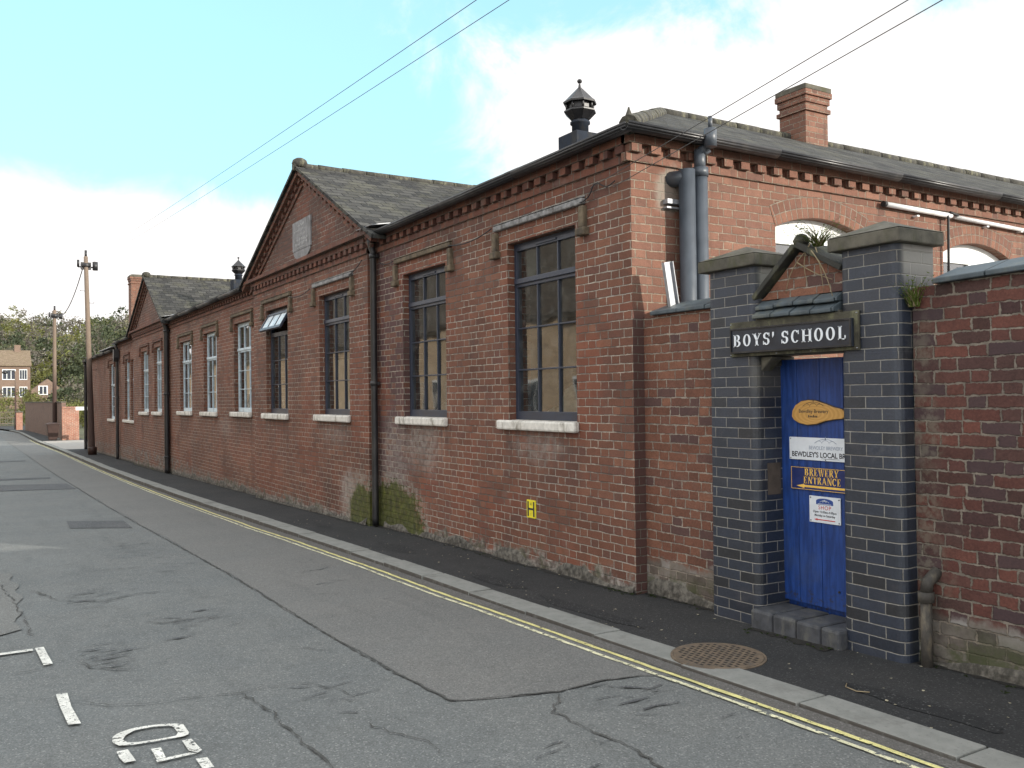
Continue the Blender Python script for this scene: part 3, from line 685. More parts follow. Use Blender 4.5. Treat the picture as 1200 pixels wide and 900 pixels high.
def ring(mb, A, B, z):
    k = 40
    def samp(P, t_):
        c = (1.12, -4.07); a = 2 * pi * t_; d = (cos(a), sin(a)); best = None
        for i in range(len(P)):
            x1, y1 = P[i][0] - c[0], P[i][1] - c[1]; x2, y2 = P[(i + 1) % len(P)][0] - c[0], P[(i + 1) % len(P)][1] - c[1]
            den = d[0] * (y2 - y1) - d[1] * (x2 - x1)
            if abs(den) < 1e-9: continue
            s_ = (x1 * (y2 - y1) - y1 * (x2 - x1)) / den; u_ = (x1 * d[1] - y1 * d[0]) / den
            if s_ > 0 and -1e-6 <= u_ <= 1 + 1e-6: best = s_ if best is None else max(best, s_)
        return (c[0] + d[0] * (best or .05), c[1] + d[1] * (best or .05))
    for i in range(k):
        gpoly(mb, [samp(A, i / k), samp(A, (i + 1) / k), samp(B, (i + 1) / k), samp(B, i / k)], z)
ring(mb, Oo, Oi, Zm)
gpoly(mb, [(1.28, -4.25), (1.28, -4.2), (1.46, -4.19), (1.455, -4.24), (1.39, -4.25)], Zm)
gpoly(mb, [(1.34, -4.105), (1.35, -4.06), (1.50, -4.065), (1.50, -4.105)], Zm)
gpoly(mb, [(1.505, -4.11), (1.502, -3.96), (1.53, -3.93), (1.54, -4.11)], Zm)
gpoly(mb, [(1.31, -3.955), (1.31, -3.91), (1.5, -3.9), (1.525, -3.925), (1.47, -3.955)], Zm)
gpoly(mb, [(1.6, -3.95), (1.61, -3.9), (1.75, -3.9), (1.75, -3.95)], Zm)
gpoly(mb, [(1.6, -4.25), (1.6, -4.19), (1.8, -4.19), (1.8, -4.25)], Zm)
gpoly(mb, [(.08, -4.42), (.09, -4.36), (.39, -4.365), (.73, -4.35), (.71, -4.41), (.35, -4.42)], Zm)
gpoly(mb, [(-1.19, -4.455), (-1.19, -4.4), (-.67, -4.38), (-.66, -4.435)], Zm)
gpoly(mb, [(-1.18, -5.2), (-1.18, -4.47), (-1.12, -4.47), (-1.12, -5.2)], Zm)
mb.build('white_markings', M_wht, kind='structure')

# =================================================================== SCHOOL BUILDING
B = thing('school_building', 'long single-storey red brick school with two street gables and slate roofs', 'school')
EZ = 3.93
def wall_y(mb, Y, x0, x1, z1, ops, th=.28, zb=None, face=-1):
    """sheet facing -Y at Y with openings (x0,x1,z0,z1), reveals and an inner sheet"""
    xs = sorted({x0, x1} | {o[0] for o in ops} | {o[1] for o in ops}); zs = sorted({z1} | {o[2] for o in ops} | {o[3] for o in ops})
    for a, b_ in zip(xs[:-1], xs[1:]):
        zl = [(G(a) - .4 if zb is None else zb)] + zs
        for c, d in zip(zl[:-1], zl[1:]):
            if any(o[0] < (a + b_) / 2 < o[1] and o[2] < (c + d) / 2 < o[3] for o in ops): continue
            mb.poly([(a, Y, c), (b_, Y, c), (b_, Y, d), (a, Y, d)])
            mb.poly([(b_, Y + th, c), (a, Y + th, c), (a, Y + th, d), (b_, Y + th, d)])
    for (a, b_, c, d) in ops:
        mb.poly([(a, Y, c), (a, Y, d), (a, Y + th, d), (a, Y + th, c)]); mb.poly([(b_, Y, c), (b_, Y + th, c), (b_, Y + th, d), (b_, Y, d)])
        mb.poly([(a, Y, d), (b_, Y, d), (b_, Y + th, d), (a, Y + th, d)]); mb.poly([(a, Y, c), (a, Y + th, c), (b_, Y + th, c), (b_, Y, c)])
W = {  # name: (x0,x1,z0,z1,Y)
 'w1': (-2.06, -.83, 1.455, 3.30, 0), 'w2': (-4.70, -3.48, 1.455, 3.30, 0), 'w3': (-7.62, -6.33, 1.45, 3.31, -.11), 'w4': (-10.55, -9.25, 1.44, 3.33, -.11),
 'w5': (-13.32, -11.98, 1.44, 3.30, 0), 'w6': (-16.18, -14.85, 1.42, 3.28, 0), 'w7': (-18.95, -17.5, 1.41, 3.23, 0),
 'w8': (-22.1, -20.95, 1.37, 3.26, -.11), 'w9': (-24.4, -23.1, 1.35, 3.24, -.11), 'w10': (-28.65, -27.62, 1.03, 3.18, 0), 'w10b': (-27.3, -26.45, 1.03, 3.12, 0), 'w11': (-32.7, -31.2, 1.0, 3.15, 0)}
ops = lambda *k: [W[q][:4] for q in k]
mb = MB()
wall_y(mb, 0, -5.6, 0, 3.95, ops('w1', 'w2')); wall_y(mb, -.11, -11.35, -5.62, 3.95, ops('w3', 'w4'), th=.39)
wall_y(mb, 0, -20.45, -11.33, 3.95, ops('w5', 'w6', 'w7')); wall_y(mb, -.11, -25.95, -20.45, 3.95, ops('w8', 'w9'), th=.39)
wall_y(mb, 0, -30.4, -25.95, 3.9, ops('w10', 'w10b')); wall_y(mb, 0, -40.3, -30.4, 3.62, ops('w11'))
for X in (-5.62, -11.35, -20.45, -25.95):    # pier returns
    s_ = 1 if X in (-5.62, -20.45) else -1
    q = [(X, -.11, G(X) - .4), (X, .01, G(X) - .4), (X, .01, 3.95), (X, -.11, 3.95)]
    mb.poly(q if s_ > 0 else q[::-1])
mb.poly([(-40.3, 9, -1), (-40.3, 0, -1), (-40.3, 0, 3.62), (-40.3, 9, 3.62)])
mb.build('front_wall', M_front, B)
# side wall with segmental windows
SW = [(1.76, 3.06, 2.2, 3.30, 3.43), (4.42, 5.72, 2.2, 3.25, 3.39), (7.1, 8.4, 2.2, 3.25, 3.39), (9.8, 11.1, 2.2, 3.25, 3.39)]
mb = MB(); X = 0; ys = [0]; Ye = 14.2
def arch_pts(a, b_, zs_, zt, k=10, grow=0):
    h = zt - zs_; w = (b_ - a) / 2; R_ = (w * w + h * h) / (2 * h); cy = (a + b_) / 2; cz = zt - R_; th_ = math.asin(w / R_)
    return [(cy + (R_ + grow) * sin(-th_ + 2 * th_ * i / k), cz + (R_ + grow) * cos(-th_ + 2 * th_ * i / k)) for i in range(k + 1)]
cur = 0.
for (a, b_, z0, zs_, zt) in SW:
    mb.poly([(0, cur, -.4), (0, a, -.4), (0, a, 3.95), (0, cur, 3.95)])
    mb.poly([(0, a, -.4), (0, b_, -.4), (0, b_, z0), (0, a, z0)])
    A = arch_pts(a, b_, zs_, zt)
    for (p0, p1) in zip(A[:-1], A[1:]):
        mb.poly([(0, p0[0], p0[1]), (0, p1[0], p1[1]), (0, p1[0], 3.95), (0, p0[0], 3.95)])
        mb.poly([(0, p0[0], p0[1]), (-.25, p0[0], p0[1]), (-.25, p1[0], p1[1]), (0, p1[0], p1[1])])
    mb.poly([(0, a, z0), (-.25, a, z0), (-.25, a, zs_), (0, a, zs_)]); mb.poly([(0, b_, z0), (0, b_, zs_), (-.25, b_, zs_), (-.25, b_, z0)])
    cur = b_
mb.poly([(0, cur, -.4), (0, Ye, -.4), (0, Ye, 3.95), (0, cur, 3.95)])
mb.poly([(0, Ye, -.4), (-5.4, Ye, -.4), (-5.4, Ye, 3.95), (0, Ye, 3.95)])
mb.build('side_wall', M_side, B)
# brick arches over side windows
for (a, b_, z0, zs_, zt) in SW[:2]:
    mb = MB(); A = arch_pts(a, b_, zs_, zt, 16, .003); Bp = arch_pts(a, b_, zs_, zt, 16, .21)
    for i in range(16):
        u0, u1 = i * .0825, (i + 1) * .0825
        mb.poly([(.004, A[i][0], A[i][1]), (.004, A[i + 1][0], A[i + 1][1]), (.004, Bp[i + 1][0], Bp[i + 1][1]), (.004, Bp[i][0], Bp[i][1])], uv=[(0.01, u0), (0.01, u1), (.22, u1), (.22, u0)])
    mb.build('brick_arch', brick_mat('brick_arch_soldier', [(.140, .066, .044), (.185, .088, .058), (.16, .076, .052), (.125, .06, .043)], (.27, .23, .18), P=.107, S=.107, mw=.008, seed=4, half=0, jit=0, weather=.2) if 'brick_arch_soldier' not in MATS else MATS['brick_arch_soldier'], B)
# interior floor/back wall (dim rooms)
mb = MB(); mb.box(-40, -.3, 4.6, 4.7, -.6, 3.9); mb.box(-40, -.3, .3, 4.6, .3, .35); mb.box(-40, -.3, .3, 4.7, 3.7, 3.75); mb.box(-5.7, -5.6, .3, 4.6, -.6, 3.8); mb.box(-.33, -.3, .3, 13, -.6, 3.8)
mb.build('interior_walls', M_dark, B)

def cornice(name, run, mt, gap=.215, skip=()):
    """run: list of (p0, p1, outward) in plan; brick bands and dentils"""
    mb = MB()
    for (p0, p1, o) in run:
        d = Vector((p1[0] - p0[0], p1[1] - p0[1], 0)); L_ = d.length; d.normalize(); ov = Vector((o[0], o[1], 0))
        def bx(s0, s1, o0, o1, z0, z1):
            P = [Vector((p0[0], p0[1], 0)) + d * s + ov * q for (s, q) in ((s0, o0), (s1, o0), (s1, o1), (s0, o1))]
            mb.prism([(q.x, q.y, z0) for q in P], (0, 0, z1 - z0))
        bx(-.0, L_, -.05, .022, 3.70, 3.775)
        bx(-.0, L_, -.05, .062, 3.85, 3.925)
        k = int(L_ / gap)
        for i in range(k): bx(.03 + i * gap, .03 + i * gap + .112, -.05, .06, 3.777, 3.848)
    return mb.build(name, mt, B, bevel=.003)
cornice('cornice', [((0, -.0), (-5.5, 0), (0, -1)), ((-11.33, 0), (-20.45, 0), (0, -1)), ((-5.62, -.11), (-11.35, -.11), (0, -1)), ((-20.45, -.11), (-25.95, -.11), (0, -1)), ((-25.95, 0), (-30.4, 0), (0, -1))], M_corn)
cornice('cornice', [((0, -.062), (0, Ye), (1, 0))], M_side)
# the ledge the gables stand on
mb = MB()
mb.box(-11.75, -5.3, -.24, 0, 3.925, 3.985); mb.build('gable_ledge', M_corn, B, bevel=.004); mb = MB(); mb.box(-26.2, -20.25, -.24, 0, 3.925, 3.985); mb.build('gable_ledge', M_corn, B, bevel=.004)

# --- gables
def gable(xa, xl, xr, za, zb, Yg=-.11):
    mb = MB(); mb.poly([(xl, Yg, zb), (xr, Yg, zb), (xa, Yg, za)]); mb.poly([(xr, Yg + .3, zb), (xl, Yg + .3, zb), (xa, Yg + .3, za)])
    g = mb.build('gable_wall', M_front, B)
    mb = MB()
    for (xe) in (xl, xr):
        A = Vector((xa, 0, za)); E_ = Vector((xe, 0, zb)); d = (E_ - A); L_ = d.length; d.normalize(); up = Vector((-d.z, 0, d.x)) if d.x > 0 else Vector((d.z, 0, -d.x))
        def seg(s0, s1, y0, y1, h0, h1):
            P = [A + d * s0 + up * h0, A + d * s1 + up * h0, A + d * s1 + up * h1, A + d * s0 + up * h1]
            mb.prism([(q.x, y0, q.z) for q in P], (0, y1 - y0, 0))
        seg(.06, L_ + .05, Yg - .03, Yg + .02, -.235, -.165); seg(.0, L_ + .25, Yg - .12, Yg + .02, -.085, -.015)
        k = int(L_ / .2)
        for i in range(k): seg(.12 + i * .2, .12 + i * .2 + .10, Yg - .065, Yg + .02, -.163, -.087)
    mb.build('rake_cornice', M_corn, B, bevel=.003)
    # roof of the cross range
    mb = MB(); yb = 5.6; yf = Yg - .17; sl = (za - zb) / (xr - xa); xR = xr + .33; zR = za - sl * (xR - xa); slL = (za - zb) / (xa - xl); xL = xl - .33; zL = za - slL * (xa - xL)
    t_ = .05; z_ = .0
    mb.prism([(xa, yf, za), (xR, yf, zR), (xR, yf, zR + t_), (xa, yf, za + t_)], (0, yb - yf, 0))
    mb.prism([(xa, yf, za), (xL, yf, zL), (xL, yf, zL + t_), (xa, yf, za + t_)], (0, yb - yf, 0))
    mb.build('gable_roof', M_slate, B)
    mb = MB(); y = yf - .02
    while y < yb:
        L2 = .42
        mb.tube([(xa, y + .01, za + t_ - .015 + random.uniform(-.006, .006)), (xa, y + L2 - .004, za + t_ - .02 + random.uniform(-.004, .004))], .07, 10); y += L2
    mb.lathe((xa, yf + .1, za + t_ + .03), [(.10, -.06), (.13, 0), (.11, .06), (.06, .09), (.01, .1)], 10)
    mb.build('ridge_tiles', M_ridge, B)
gable(-8.3, -11.55, -5.4, 5.47, 3.99); gable(-22.95, -26.1, -20.3, 5.43, 3.99)
# inscribed stone plaque
pl = MB(); pl.box(-8.86, -7.94, -.135, -.08, 4.17, 4.66)
arc = [(-8.4 + .43 * cos(a), -.130, 4.17 + .17 * sin(a)) for a in [pi + pi * i / 14 for i in range(15)]]
pl.prism(arc, (0, .045, 0))
plq = pl.build('plaque', simple('plaque_stone', (.22, .22, .225), .85, .2, 12, bump=.5, dirt=(.12, .12, .12)), B, bevel=.006)

# --- main roofs
S_ = .471; e = .2; a_ = 2.62; zr_ = EZ + (a_ + e) * S_
mb = MB(); t_ = .04
def roofq(P, mi=0):
    mb.poly(P, mi)
z0 = EZ + .02
roofq([(-30.4, -e, z0), (e, -e, z0), (-a_, a_, zr_), (-30.4, a_, zr_)])
roofq([(e, -e, z0), (e, Ye + .2, z0), (-a_, Ye + .2, zr_), (-a_, a_, zr_)])
roofq([(-a_, a_, zr_), (-a_, Ye + .2, zr_), (-2 * a_ - e, Ye + .2, z0), (-2 * a_ - e, 2 * a_ + e, z0)])
roofq([(-30.4, a_, zr_), (-a_, a_, zr_), (-2 * a_ - e, 2 * a_ + e, z0), (-30.4, 2 * a_ + e, z0)])
roofq([(-40.5, -e, 3.64), (-30.35, -e, 3.64), (-30.35, a_, 4.9), (-40.5, a_, 4.9)])
roofq([(-40.5, a_, 4.9), (-30.35, a_, 4.9), (-30.35, 5.4, 3.64), (-40.5, 5.4, 3.64)])
o = mb.build('main_roof', M_slate, B); so = o.modifiers.new('thick', 'SOLIDIFY'); so.thickness = .035; so.offset = -1
mb = MB()
def ridge_run(p, q, r_=.065, L2=.42):
    p = Vector(p); q = Vector(q); d = (q - p); n_ = int(d.length / L2)
    for i in range(n_):
        a = p + d * (i / n_); b_ = p + d * ((i + .97) / n_); j = Vector((0, 0, random.uniform(-.008, .008)))
        mb.tube([a + j * .5, b_ + j * .5], r_ * random.uniform(.98, 1.03), 10)
ridge_run((e - .12, -e + .12, z0 + .03), (-a_, a_, zr_ - .02), .085, .40); ridge_run((-a_, a_, zr_), (-a_, Ye, zr_)); ridge_run((-a_, a_, zr_), (-30.4, a_, zr_))
mb.lathe((e - .14, -e + .14, z0 + .05), [(.03, 0), (.05, .03), (.035, .06), (.012, .12), (.008, .14)], 8)
mb.build('ridge_tiles', M_ridge, B)
# dip of lead at hip
# --- gutters
def gutter(name, p, q, r_=.065, mt=None):
    mb = MB(); p = Vector(p); q = Vector(q); d = (q - p).normalized(); sd_ = Vector((-d.y, d.x, 0)); k = 8
    L_ = (q - p).length; n_ = max(1, int(L_ / 1.8)); 
    for i in range(n_):
        a = p + (q - p) * (i / n_); b_ = p + (q - p) * ((i + 1) / n_)
        for j in range(k):
            t0, t1 = pi + pi * j / k, pi + pi * (j + 1) / k
            mb.poly([a + sd_ * r_ * cos(t0) + Vector((0, 0, r_ * sin(t0))), b_ + sd_ * r_ * cos(t0) + Vector((0, 0, r_ * sin(t0))), b_ + sd_ * r_ * cos(t1) + Vector((0, 0, r_ * sin(t1))), a + sd_ * r_ * cos(t1) + Vector((0, 0, r_ * sin(t1)))], smooth=True)
    o = mb.build(name, mt or M_black, B); s_ = o.modifiers.new('t', 'SOLIDIFY'); s_.thickness = .006; s_.offset = 0
    return o
gutter('gutter', (-5.3, -.14, 3.94), (.19, -.14, 3.965)); gutter('gutter', (.17, -.2, 3.965), (.17, Ye, 3.90))
gutter('gutter', (-20.3, -.14, 3.92), (-11.75, -.14, 3.94)); gutter('gutter', (-30.5, -.14, 3.87), (-26.3, -.14, 3.88)); gutter('gutter', (-40.5, -.14, 3.60), (-30.6, -.14, 3.64))
# lead flashings at the valleys
mb = MB(); mb.poly([(-5.55, -.3, 4.0), (-5.2, -.22, 4.03), (-5.2, .2, 4.1), (-5.6, .1, 4.12)]); mb.poly([(-20.5, -.3, 4.0), (-20.0, -.22, 4.02), (-20.0, .2, 4.1), (-20.5, .1, 4.12)]); mb.box(-34.2, -30.3, -.22, .6, 3.72, 3.75)
o = mb.build('lead_flashing', M_galv, B); s_ = o.modifiers.new('t', 'SOLIDIFY'); s_.thickness = .01
# --- downpipes
def downpipe(X, Y, zt, r_=.045, hop=False, name='downpipe', mt=None):
    mb = MB(); zb = G(X) + .02
    mb.tube([(X, Y - .05, zt), (X, Y - .04, zt - .08), (X, Y, zt - .2), (X, Y, zb + .1), (X, Y, zb)], r_, 12)
    z = zt - .25
    while z > zb + .2:
        mb.tube([(X, Y, z - .03), (X, Y, z + .03)], r_ + .012, 12); mb.box(X - .085, X + .085, Y + .02, Y + .05, z - .02, z + .02); z -= 1.75
    if hop: mb.box(X - .13, X + .13, Y - .13, Y + .05, zt - .5, zt - .2); mb.prism([(X - .13, Y - .13, zt - .5), (X + .13, Y - .13, zt - .5), (X + .05, Y - .13, zt - .65), (X - .05, Y - .13, zt - .65)], (0, .18, 0))
    return mb.build(name, mt or M_black, B)
downpipe(-5.50, -.075, 3.9); downpipe(-20.33, -.09, 3.88, .07); downpipe(-29.95, -.08, 3.8, .055, True); downpipe(-40.25, -.08, 3.6, .07)
# --- windows
def window(key, mt, light=1, trans=2.87, rows=3, cols=3, openlight=False, cards=(), label=None, sillx=(.2, .06), curtain=None):
    x0, x1, z0, z1, Y = W[key]; yf = Y + .085; fw = .05; g = .004
    mb = MB()
    x0 += g; x1 -= g; z1 -= g; z0 += g
    if trans is None: trans = z0 + (z1 - z0) * .76
    d = .065
    mb.box(x0, x0 + fw, yf, yf + d, z0, z1); mb.box(x1 - fw, x1, yf, yf + d, z0, z1)
    mb.box(x0 + fw, x1 - fw, yf, yf + d, z1 - .075, z1); mb.box(x0 + fw, x1 - fw, yf - .008, yf + d, z0, z0 + .085)
    mb.box(x0 + fw, x1 - fw, yf, yf + d, trans - .03, trans + .045)
    if not openlight: mb.box(x0 + fw * .6, x1 - fw * .6, yf - .022, yf, trans + .005, trans + .055)
    mb.box((x0 + x1) / 2 - .18, (x0 + x1) / 2 + .18, yf - .012, yf, z1 - .058, z1 - .038)
    wz0, wz1 = z0 + .085, trans - .03; bw = .010
    for i in range(1, cols):
        xx = x0 + fw + (x1 - x0 - 2 * fw) * i / cols
        mb.box(xx - bw, xx + bw, yf + .008, yf + .045, wz0, wz1)
        if not openlight: mb.box(xx - bw, xx + bw, yf + .008, yf + .045, trans + .056, z1 - .075)
    for j in range(1, rows):
        zz = wz0 + (wz1 - wz0) * j / rows; mb.box(x0 + fw, x1 - fw, yf + .010, yf + .043, zz - .008, zz + .008)
    w = mb.build('window', mt, B, bevel=.003, label=label)
    # glass: one pane per light
    gp = MB(); yg = yf + .03
    for i in range(cols):
        xa = x0 + fw + (x1 - x0 - 2 * fw) * i / cols; xb = x0 + fw + (x1 - x0 - 2 * fw) * (i + 1) / cols
        for j in range(rows):
            za = wz0 + (wz1 - wz0) * j / rows; zb_ = wz0 + (wz1 - wz0) * (j + 1) / rows; t1, t2 = random.uniform(-.003, .003), random.uniform(-.003, .003)
            gp.poly([(xa, yg - t1, za), (xb, yg + t1, za), (xb, yg + t1 + t2, zb_), (xa, yg - t1 + t2, zb_)])
        if not openlight:
            t1 = random.uniform(-.003, .003); gp.poly([(xa, yg - t1, trans + .045), (xb, yg + t1, trans + .045), (xb, yg + t1, z1 - .075), (xa, yg - t1, z1 - .075)])
    gp.build('window_glass', M_glass, w)
    # sill
    sl = MB(); sx0, sx1 = W[key][0] - sillx[0], W[key][1] + sillx[1]; n_ = 9
    r = random.Random(key); top = [z0 + .0 + r.uniform(-.006, .004) for _ in range(n_ + 1)]
    sl.box(sx0, sx1, Y - .07, Y + .0, z0 - .105, z0 - .004); sl.box(W[key][0] + .003, W[key][1] - .003, Y + .0, yf + .03, z0 - .055, z0 - .002)
    so = sl.build('sill', M_white_paint, w, bevel=.02)
    if openlight:
        ml = MB(); H_ = z1 - .075 - trans - .02; ang = radians(30); T = Matrix.Translation((0, yf - .03, z1 - .07)) @ Matrix.Rotation(-ang, 4, 'X')
        a, b_ = x0 + .02, x1 - .02
        ml.box(a, a + .04, -.02, .02, -H_, 0, 0, T); ml.box(b_ - .04, b_, -.02, .02, -H_, 0, 0, T); ml.box(a + .04, b_ - .04, -.02, .02, -.045, 0, 0, T); ml.box(a + .04, b_ - .04, -.02, .02, -H_, -H_ + .055, 0, T)
        for i in (1, 2): xx = a + (b_ - a) * i / 3; ml.box(xx - .01, xx + .01, -.012, .012, -H_ + .055, -.045, 0, T)
        ol = ml.build('open_light', MATS['slate_blue_frame_paint'], w, bevel=.003)
        g2 = MB(); g2.poly([T @ Vector(q) for q in ((a + .04, 0, -H_ + .05), (b_ - .04, 0, -H_ + .05), (b_ - .04, 0, -.04), (a + .04, 0, -.04))]); g2.build('window_glass', simple('painted_sky_reflection', (.62, .68, .72), .25, .15, 5, bump=0), w)  # pale diffuse colour stands in for white sky reflected in the pane
    if cards:
        for (ci, fx, fz, fwid, fh) in cards:
            cm = MB(); cx = x0 + fw + (x1 - x0 - 2 * fw) * fx; cz = z0 + (z1 - z0) * fz
            cm.box(cx, cx + fwid, yg + .02, yg + .024, cz, cz + fh); cm.build('window_card', ci, w)
    if curtain:
        for (fa, fb, za, zb_) in curtain:
            cm = MB(); xa = x0 + (x1 - x0) * fa; xb = x0 + (x1 - x0) * fb; k = 16; prev = None
            for i in range(k + 1):
                xx = xa + (xb - xa) * i / k; yy = yg + .12 + .025 * sin(i * 2.1)
                cur = [(xx, yy, za), (xx, yy, zb_)]
                if prev: cm.poly([prev[0], cur[0], cur[1], prev[1]], smooth=True)
                prev = cur
            cm.build('curtain', M_cloth, w)
    return w
MF = M_frame
window('w1', MF, curtain=[(0.02, .16, 2.95, 3.25)], sillx=(.16, .04)); window('w2', MF, sillx=(.16, .04))
window('w3', MF, curtain=[(.0, .1, 2.9, 3.3), (.33, .62, 2.9, 3.25), (.0, .45, 1.5, 2.3)], sillx=(.16, .05)); window('w4', MF, openlight=True, label='dark window with its top light propped open', sillx=(.16, .05))
window('w5', M_framew, trans=2.72, rows=3, cards=[(M_green, .02, .78, .16, .36), (M_signwhite, .7, .72, .3, .4), (M_cloth, .3, .2, .5, .7)])
window('w6', M_framew, trans=2.66, rows=3, cards=[(M_bluecard, .5, .78, .5, .22), (M_green, .02, .5, .25, .3), (M_cloth, .5, .1, .3, .35)])
window('w7', M_framew, trans=2.68, rows=3, cards=[(M_signwhite, .5, .75, .3, .3), (M_label, .2, .15, .5, .4)])
window('w8', M_framew, trans=2.78, cards=[(M_signwhite, .5, .8, .3, .25)]); window('w9', M_framew, trans=2.62, cards=[(M_signwhite, .4, .7, .5, .3)])
window('w10', M_framew, trans=2.4); window('w10b', M_framew, trans=2.4, cols=2); window('w11', M_framew, trans=2.3, cols=2)
# things stored just inside the two near windows
mb = MB(); r = random.Random(8)
for (cx, w_, h_) in ((-1.45, .28, .42), (-1.05, .22, .36), (-1.8, .16, .2), (-4.3, .2, .25), (-3.75, .16, .33)):
    k = 12; T = []
    for i in range(k):
        a = 2 * pi * i / k; T.append((cx + w_ * cos(a) * r.uniform(.8, 1.1), .42 + .16 * sin(a) * r.uniform(.8, 1.1)))
    prof = [(1, 0), (1.08, .35), (.9, .7), (.5, .95), (.15, 1.02)]; prev = None
    for (f_, z_) in prof:
        cur = [((x - cx) * f_ + cx + r.uniform(-.02, .02), (y - .42) * f_ + .42 + r.uniform(-.02, .02), 1.36 + h_ * z_ + r.uniform(-.03, .03)) for x, y in T]
        if prev:
            for i in range(k): mb.poly([prev[i], prev[(i + 1) % k], cur[(i + 1) % k], cur[i]], smooth=False)
        prev = cur
    mb.poly(prev)
mb.box(-5.2, -.4, .30, .62, 1.30, 1.36)
mb.build('stored_sacks', simple('pale_plastic_sack', (.42, .45, .42), .5, .3, 8, bump=.4), B)
# uneven footing stones and mortar at the foot of the walls
M_rub = simple('rubble_footing', (.095, .088, .075), .95, .6, 22, bump=1., dirt=(.045, .042, .034))
def footing(x0, x1, Y, hmin, hmax, seed, parent):
    from mathutils import noise as mn
    mb = MB(); x = x0; cols = []
    while x <= x1:
        hh = hmin + (hmax - hmin) * max(0, min(1, .5 + 1.6 * mn.noise(Vector((x * 1.7, seed, 0))))); k = len(mb.v); nr = 6
        for j in range(nr + 1):
            t_ = j / nr; z = G(x) - .04 + (hh + .04) * t_; st_ = mn.noise(Vector((round(x * 7) * .37, round(z * 13) * .61, seed)))
            d = .022 + .016 * st_ + .014 * mn.noise(Vector((x * 22, z * 22, seed))); d *= (1 - t_ ** 3) * 1.0
            mb.v.append((x, Y - d + (.006 if j == nr else 0), z))
        cols.append(k); x += .025
    for a, b2_ in zip(cols[:-1], cols[1:]):
        for j in range(6): mb.f.append([a + j, b2_ + j, b2_ + j + 1, a + j + 1]); mb.mi.append(0)
    return mb.build('footing', M_rub, parent)
footing(-5.35, -.0, 0, .01, .14, 3, B); footing(-11.3, -5.7, -.11, .01, .11, 5, B); footing(-20, -11.4, 0, .02, .16, 9, B)
# hood moulds
def hood(x0, x1, z, Y, mt, mt2, drop=.25, lead=False):
    mb = MB(); r = random.Random(int(x0 * 100))
    T = Matrix.Translation((0, 0, 0))
    mb.box(x0, x1, Y - .045, Y + .01, z - .03, z + .028); mb.prism([(x0, Y - .055, z + .03), (x0, Y + .01, z + .03), (x0, Y + .01, z + .06)], (x1 - x0, 0, 0))
    o = mb.build('hood_mould', mt, B, bevel=.012)
    for (xa, s_) in ((x0 - .03, -1), (x1 - .06, 1)):
        m2 = MB(); m2.box(xa, xa + .085, Y - .05, Y + .01, z - drop, z - .045); m2.box(xa - .03, xa + .115, Y - .065, Y + .01, z - drop - .07, z - drop + .005)
        m2.build('label_stop', mt2, o, bevel=.014)
hood(-2.28, -.66, 3.49, 0, M_labelgrey, M_label); hood(-4.9, -3.3, 3.49, 0, M_label, M_label); hood(-7.85, -6.15, 3.49, -.11, M_labelgrey, M_label); hood(-10.75, -9.0, 3.50, -.11, M_label, M_label)
for k_, Yk in (('w5', 0), ('w6', 0), ('w7', 0), ('w8', -.11), ('w9', -.11), ('w10', 0), ('w11', 0)):
    q = W[k_]; hood(q[0] - .15, q[1] + .15, q[3] + .17, Yk, M_corn if k_ in ('w8', 'w9', 'w10', 'w11') else M_label, M_corn if k_ in ('w8', 'w9', 'w10', 'w11') else M_label)
# side windows: white arch board over grey glass
for (a, b_, z0_, zs_, zt) in SW[:3]:
    mb = MB(); A = arch_pts(a, b_, zs_, zt); xg = -.10
    mb.prism([(xg, a, 3.22)] + [(xg, p0, p1) for p0, p1 in A] + [(xg, b_, 3.22)], (-.04, 0, 0))
    mb.box(xg - .05, xg + .01, a, b_, 3.16, 3.22)
    mb.box(xg - .05, xg + .01, a, a + .05, z0_, 3.16); mb.box(xg - .05, xg + .01, b_ - .05, b_, z0_, 3.16); mb.box(xg - .05, xg + .01, (a + b_) / 2 - .03, (a + b_) / 2 + .03, z0_, 3.16)
    w = mb.build('side_window', M_whiteboard, B, bevel=.003)
    mb = MB(); mb.poly([(xg - .02, a, z0_), (xg - .02, b_, z0_), (xg - .02, b_, 3.16), (xg - .02, a, 3.16)]); mb.build('window_glass', M_glass, w)
# side pipes
mb = MB(); mb.tube([(-.05, .44, 3.60), (.06, .50, 3.60), (.12, .53, 3.60)], .07, 14); mb.tube([(.12, .53, 3.665), (.12, .535, .1)], .072, 18)
mb.build('fat_grey_pipe', M_pipe, B)
mb = MB(); mb.tube([(.12, .685, .1), (.12, .685, 3.70)], .066, 18); mb.tube([(.12, .685, 3.66), (.12, .685, 3.86)], .05, 16); mb.tube([(.12, .685, 3.62), (.12, .685, 3.70)], .074, 18)
mb.tube([(.12, .69, 3.84), (.17, .74, 3.88)], .05, 12)
mb.build('grey_soil_pipe', M_pipe, B)
mb = MB(); mb.tube([(.24, .70, 3.86), (.24, .70, 4.02)], .055, 14); mb.tube([(.24, .70, 4.02), (.24, .70, 4.13)], .018, 8)
mb.build('vent_pot', M_pipe, B)
mb = MB(); mb.box(.0, .06, .36, .52, 3.37, 3.41); mb.box(.0, .05, .36, .52, 3.33, 3.345); mb.build('pipe_bracket', M_galv, B)
mb = MB(); mb.tube([(.05, 3.35, 3.665), (.05, 4.5, 3.65)], .028, 10); mb.tube([(.05, 4.58, 3.645), (.05, 6.6, 3.60)], .024, 10)
for y in (3.9, 5.2, 5.9): mb.box(.0, .06, y - .02, y + .02, 3.585, 3.60)
mb.build('conduit', M_conduit, B)
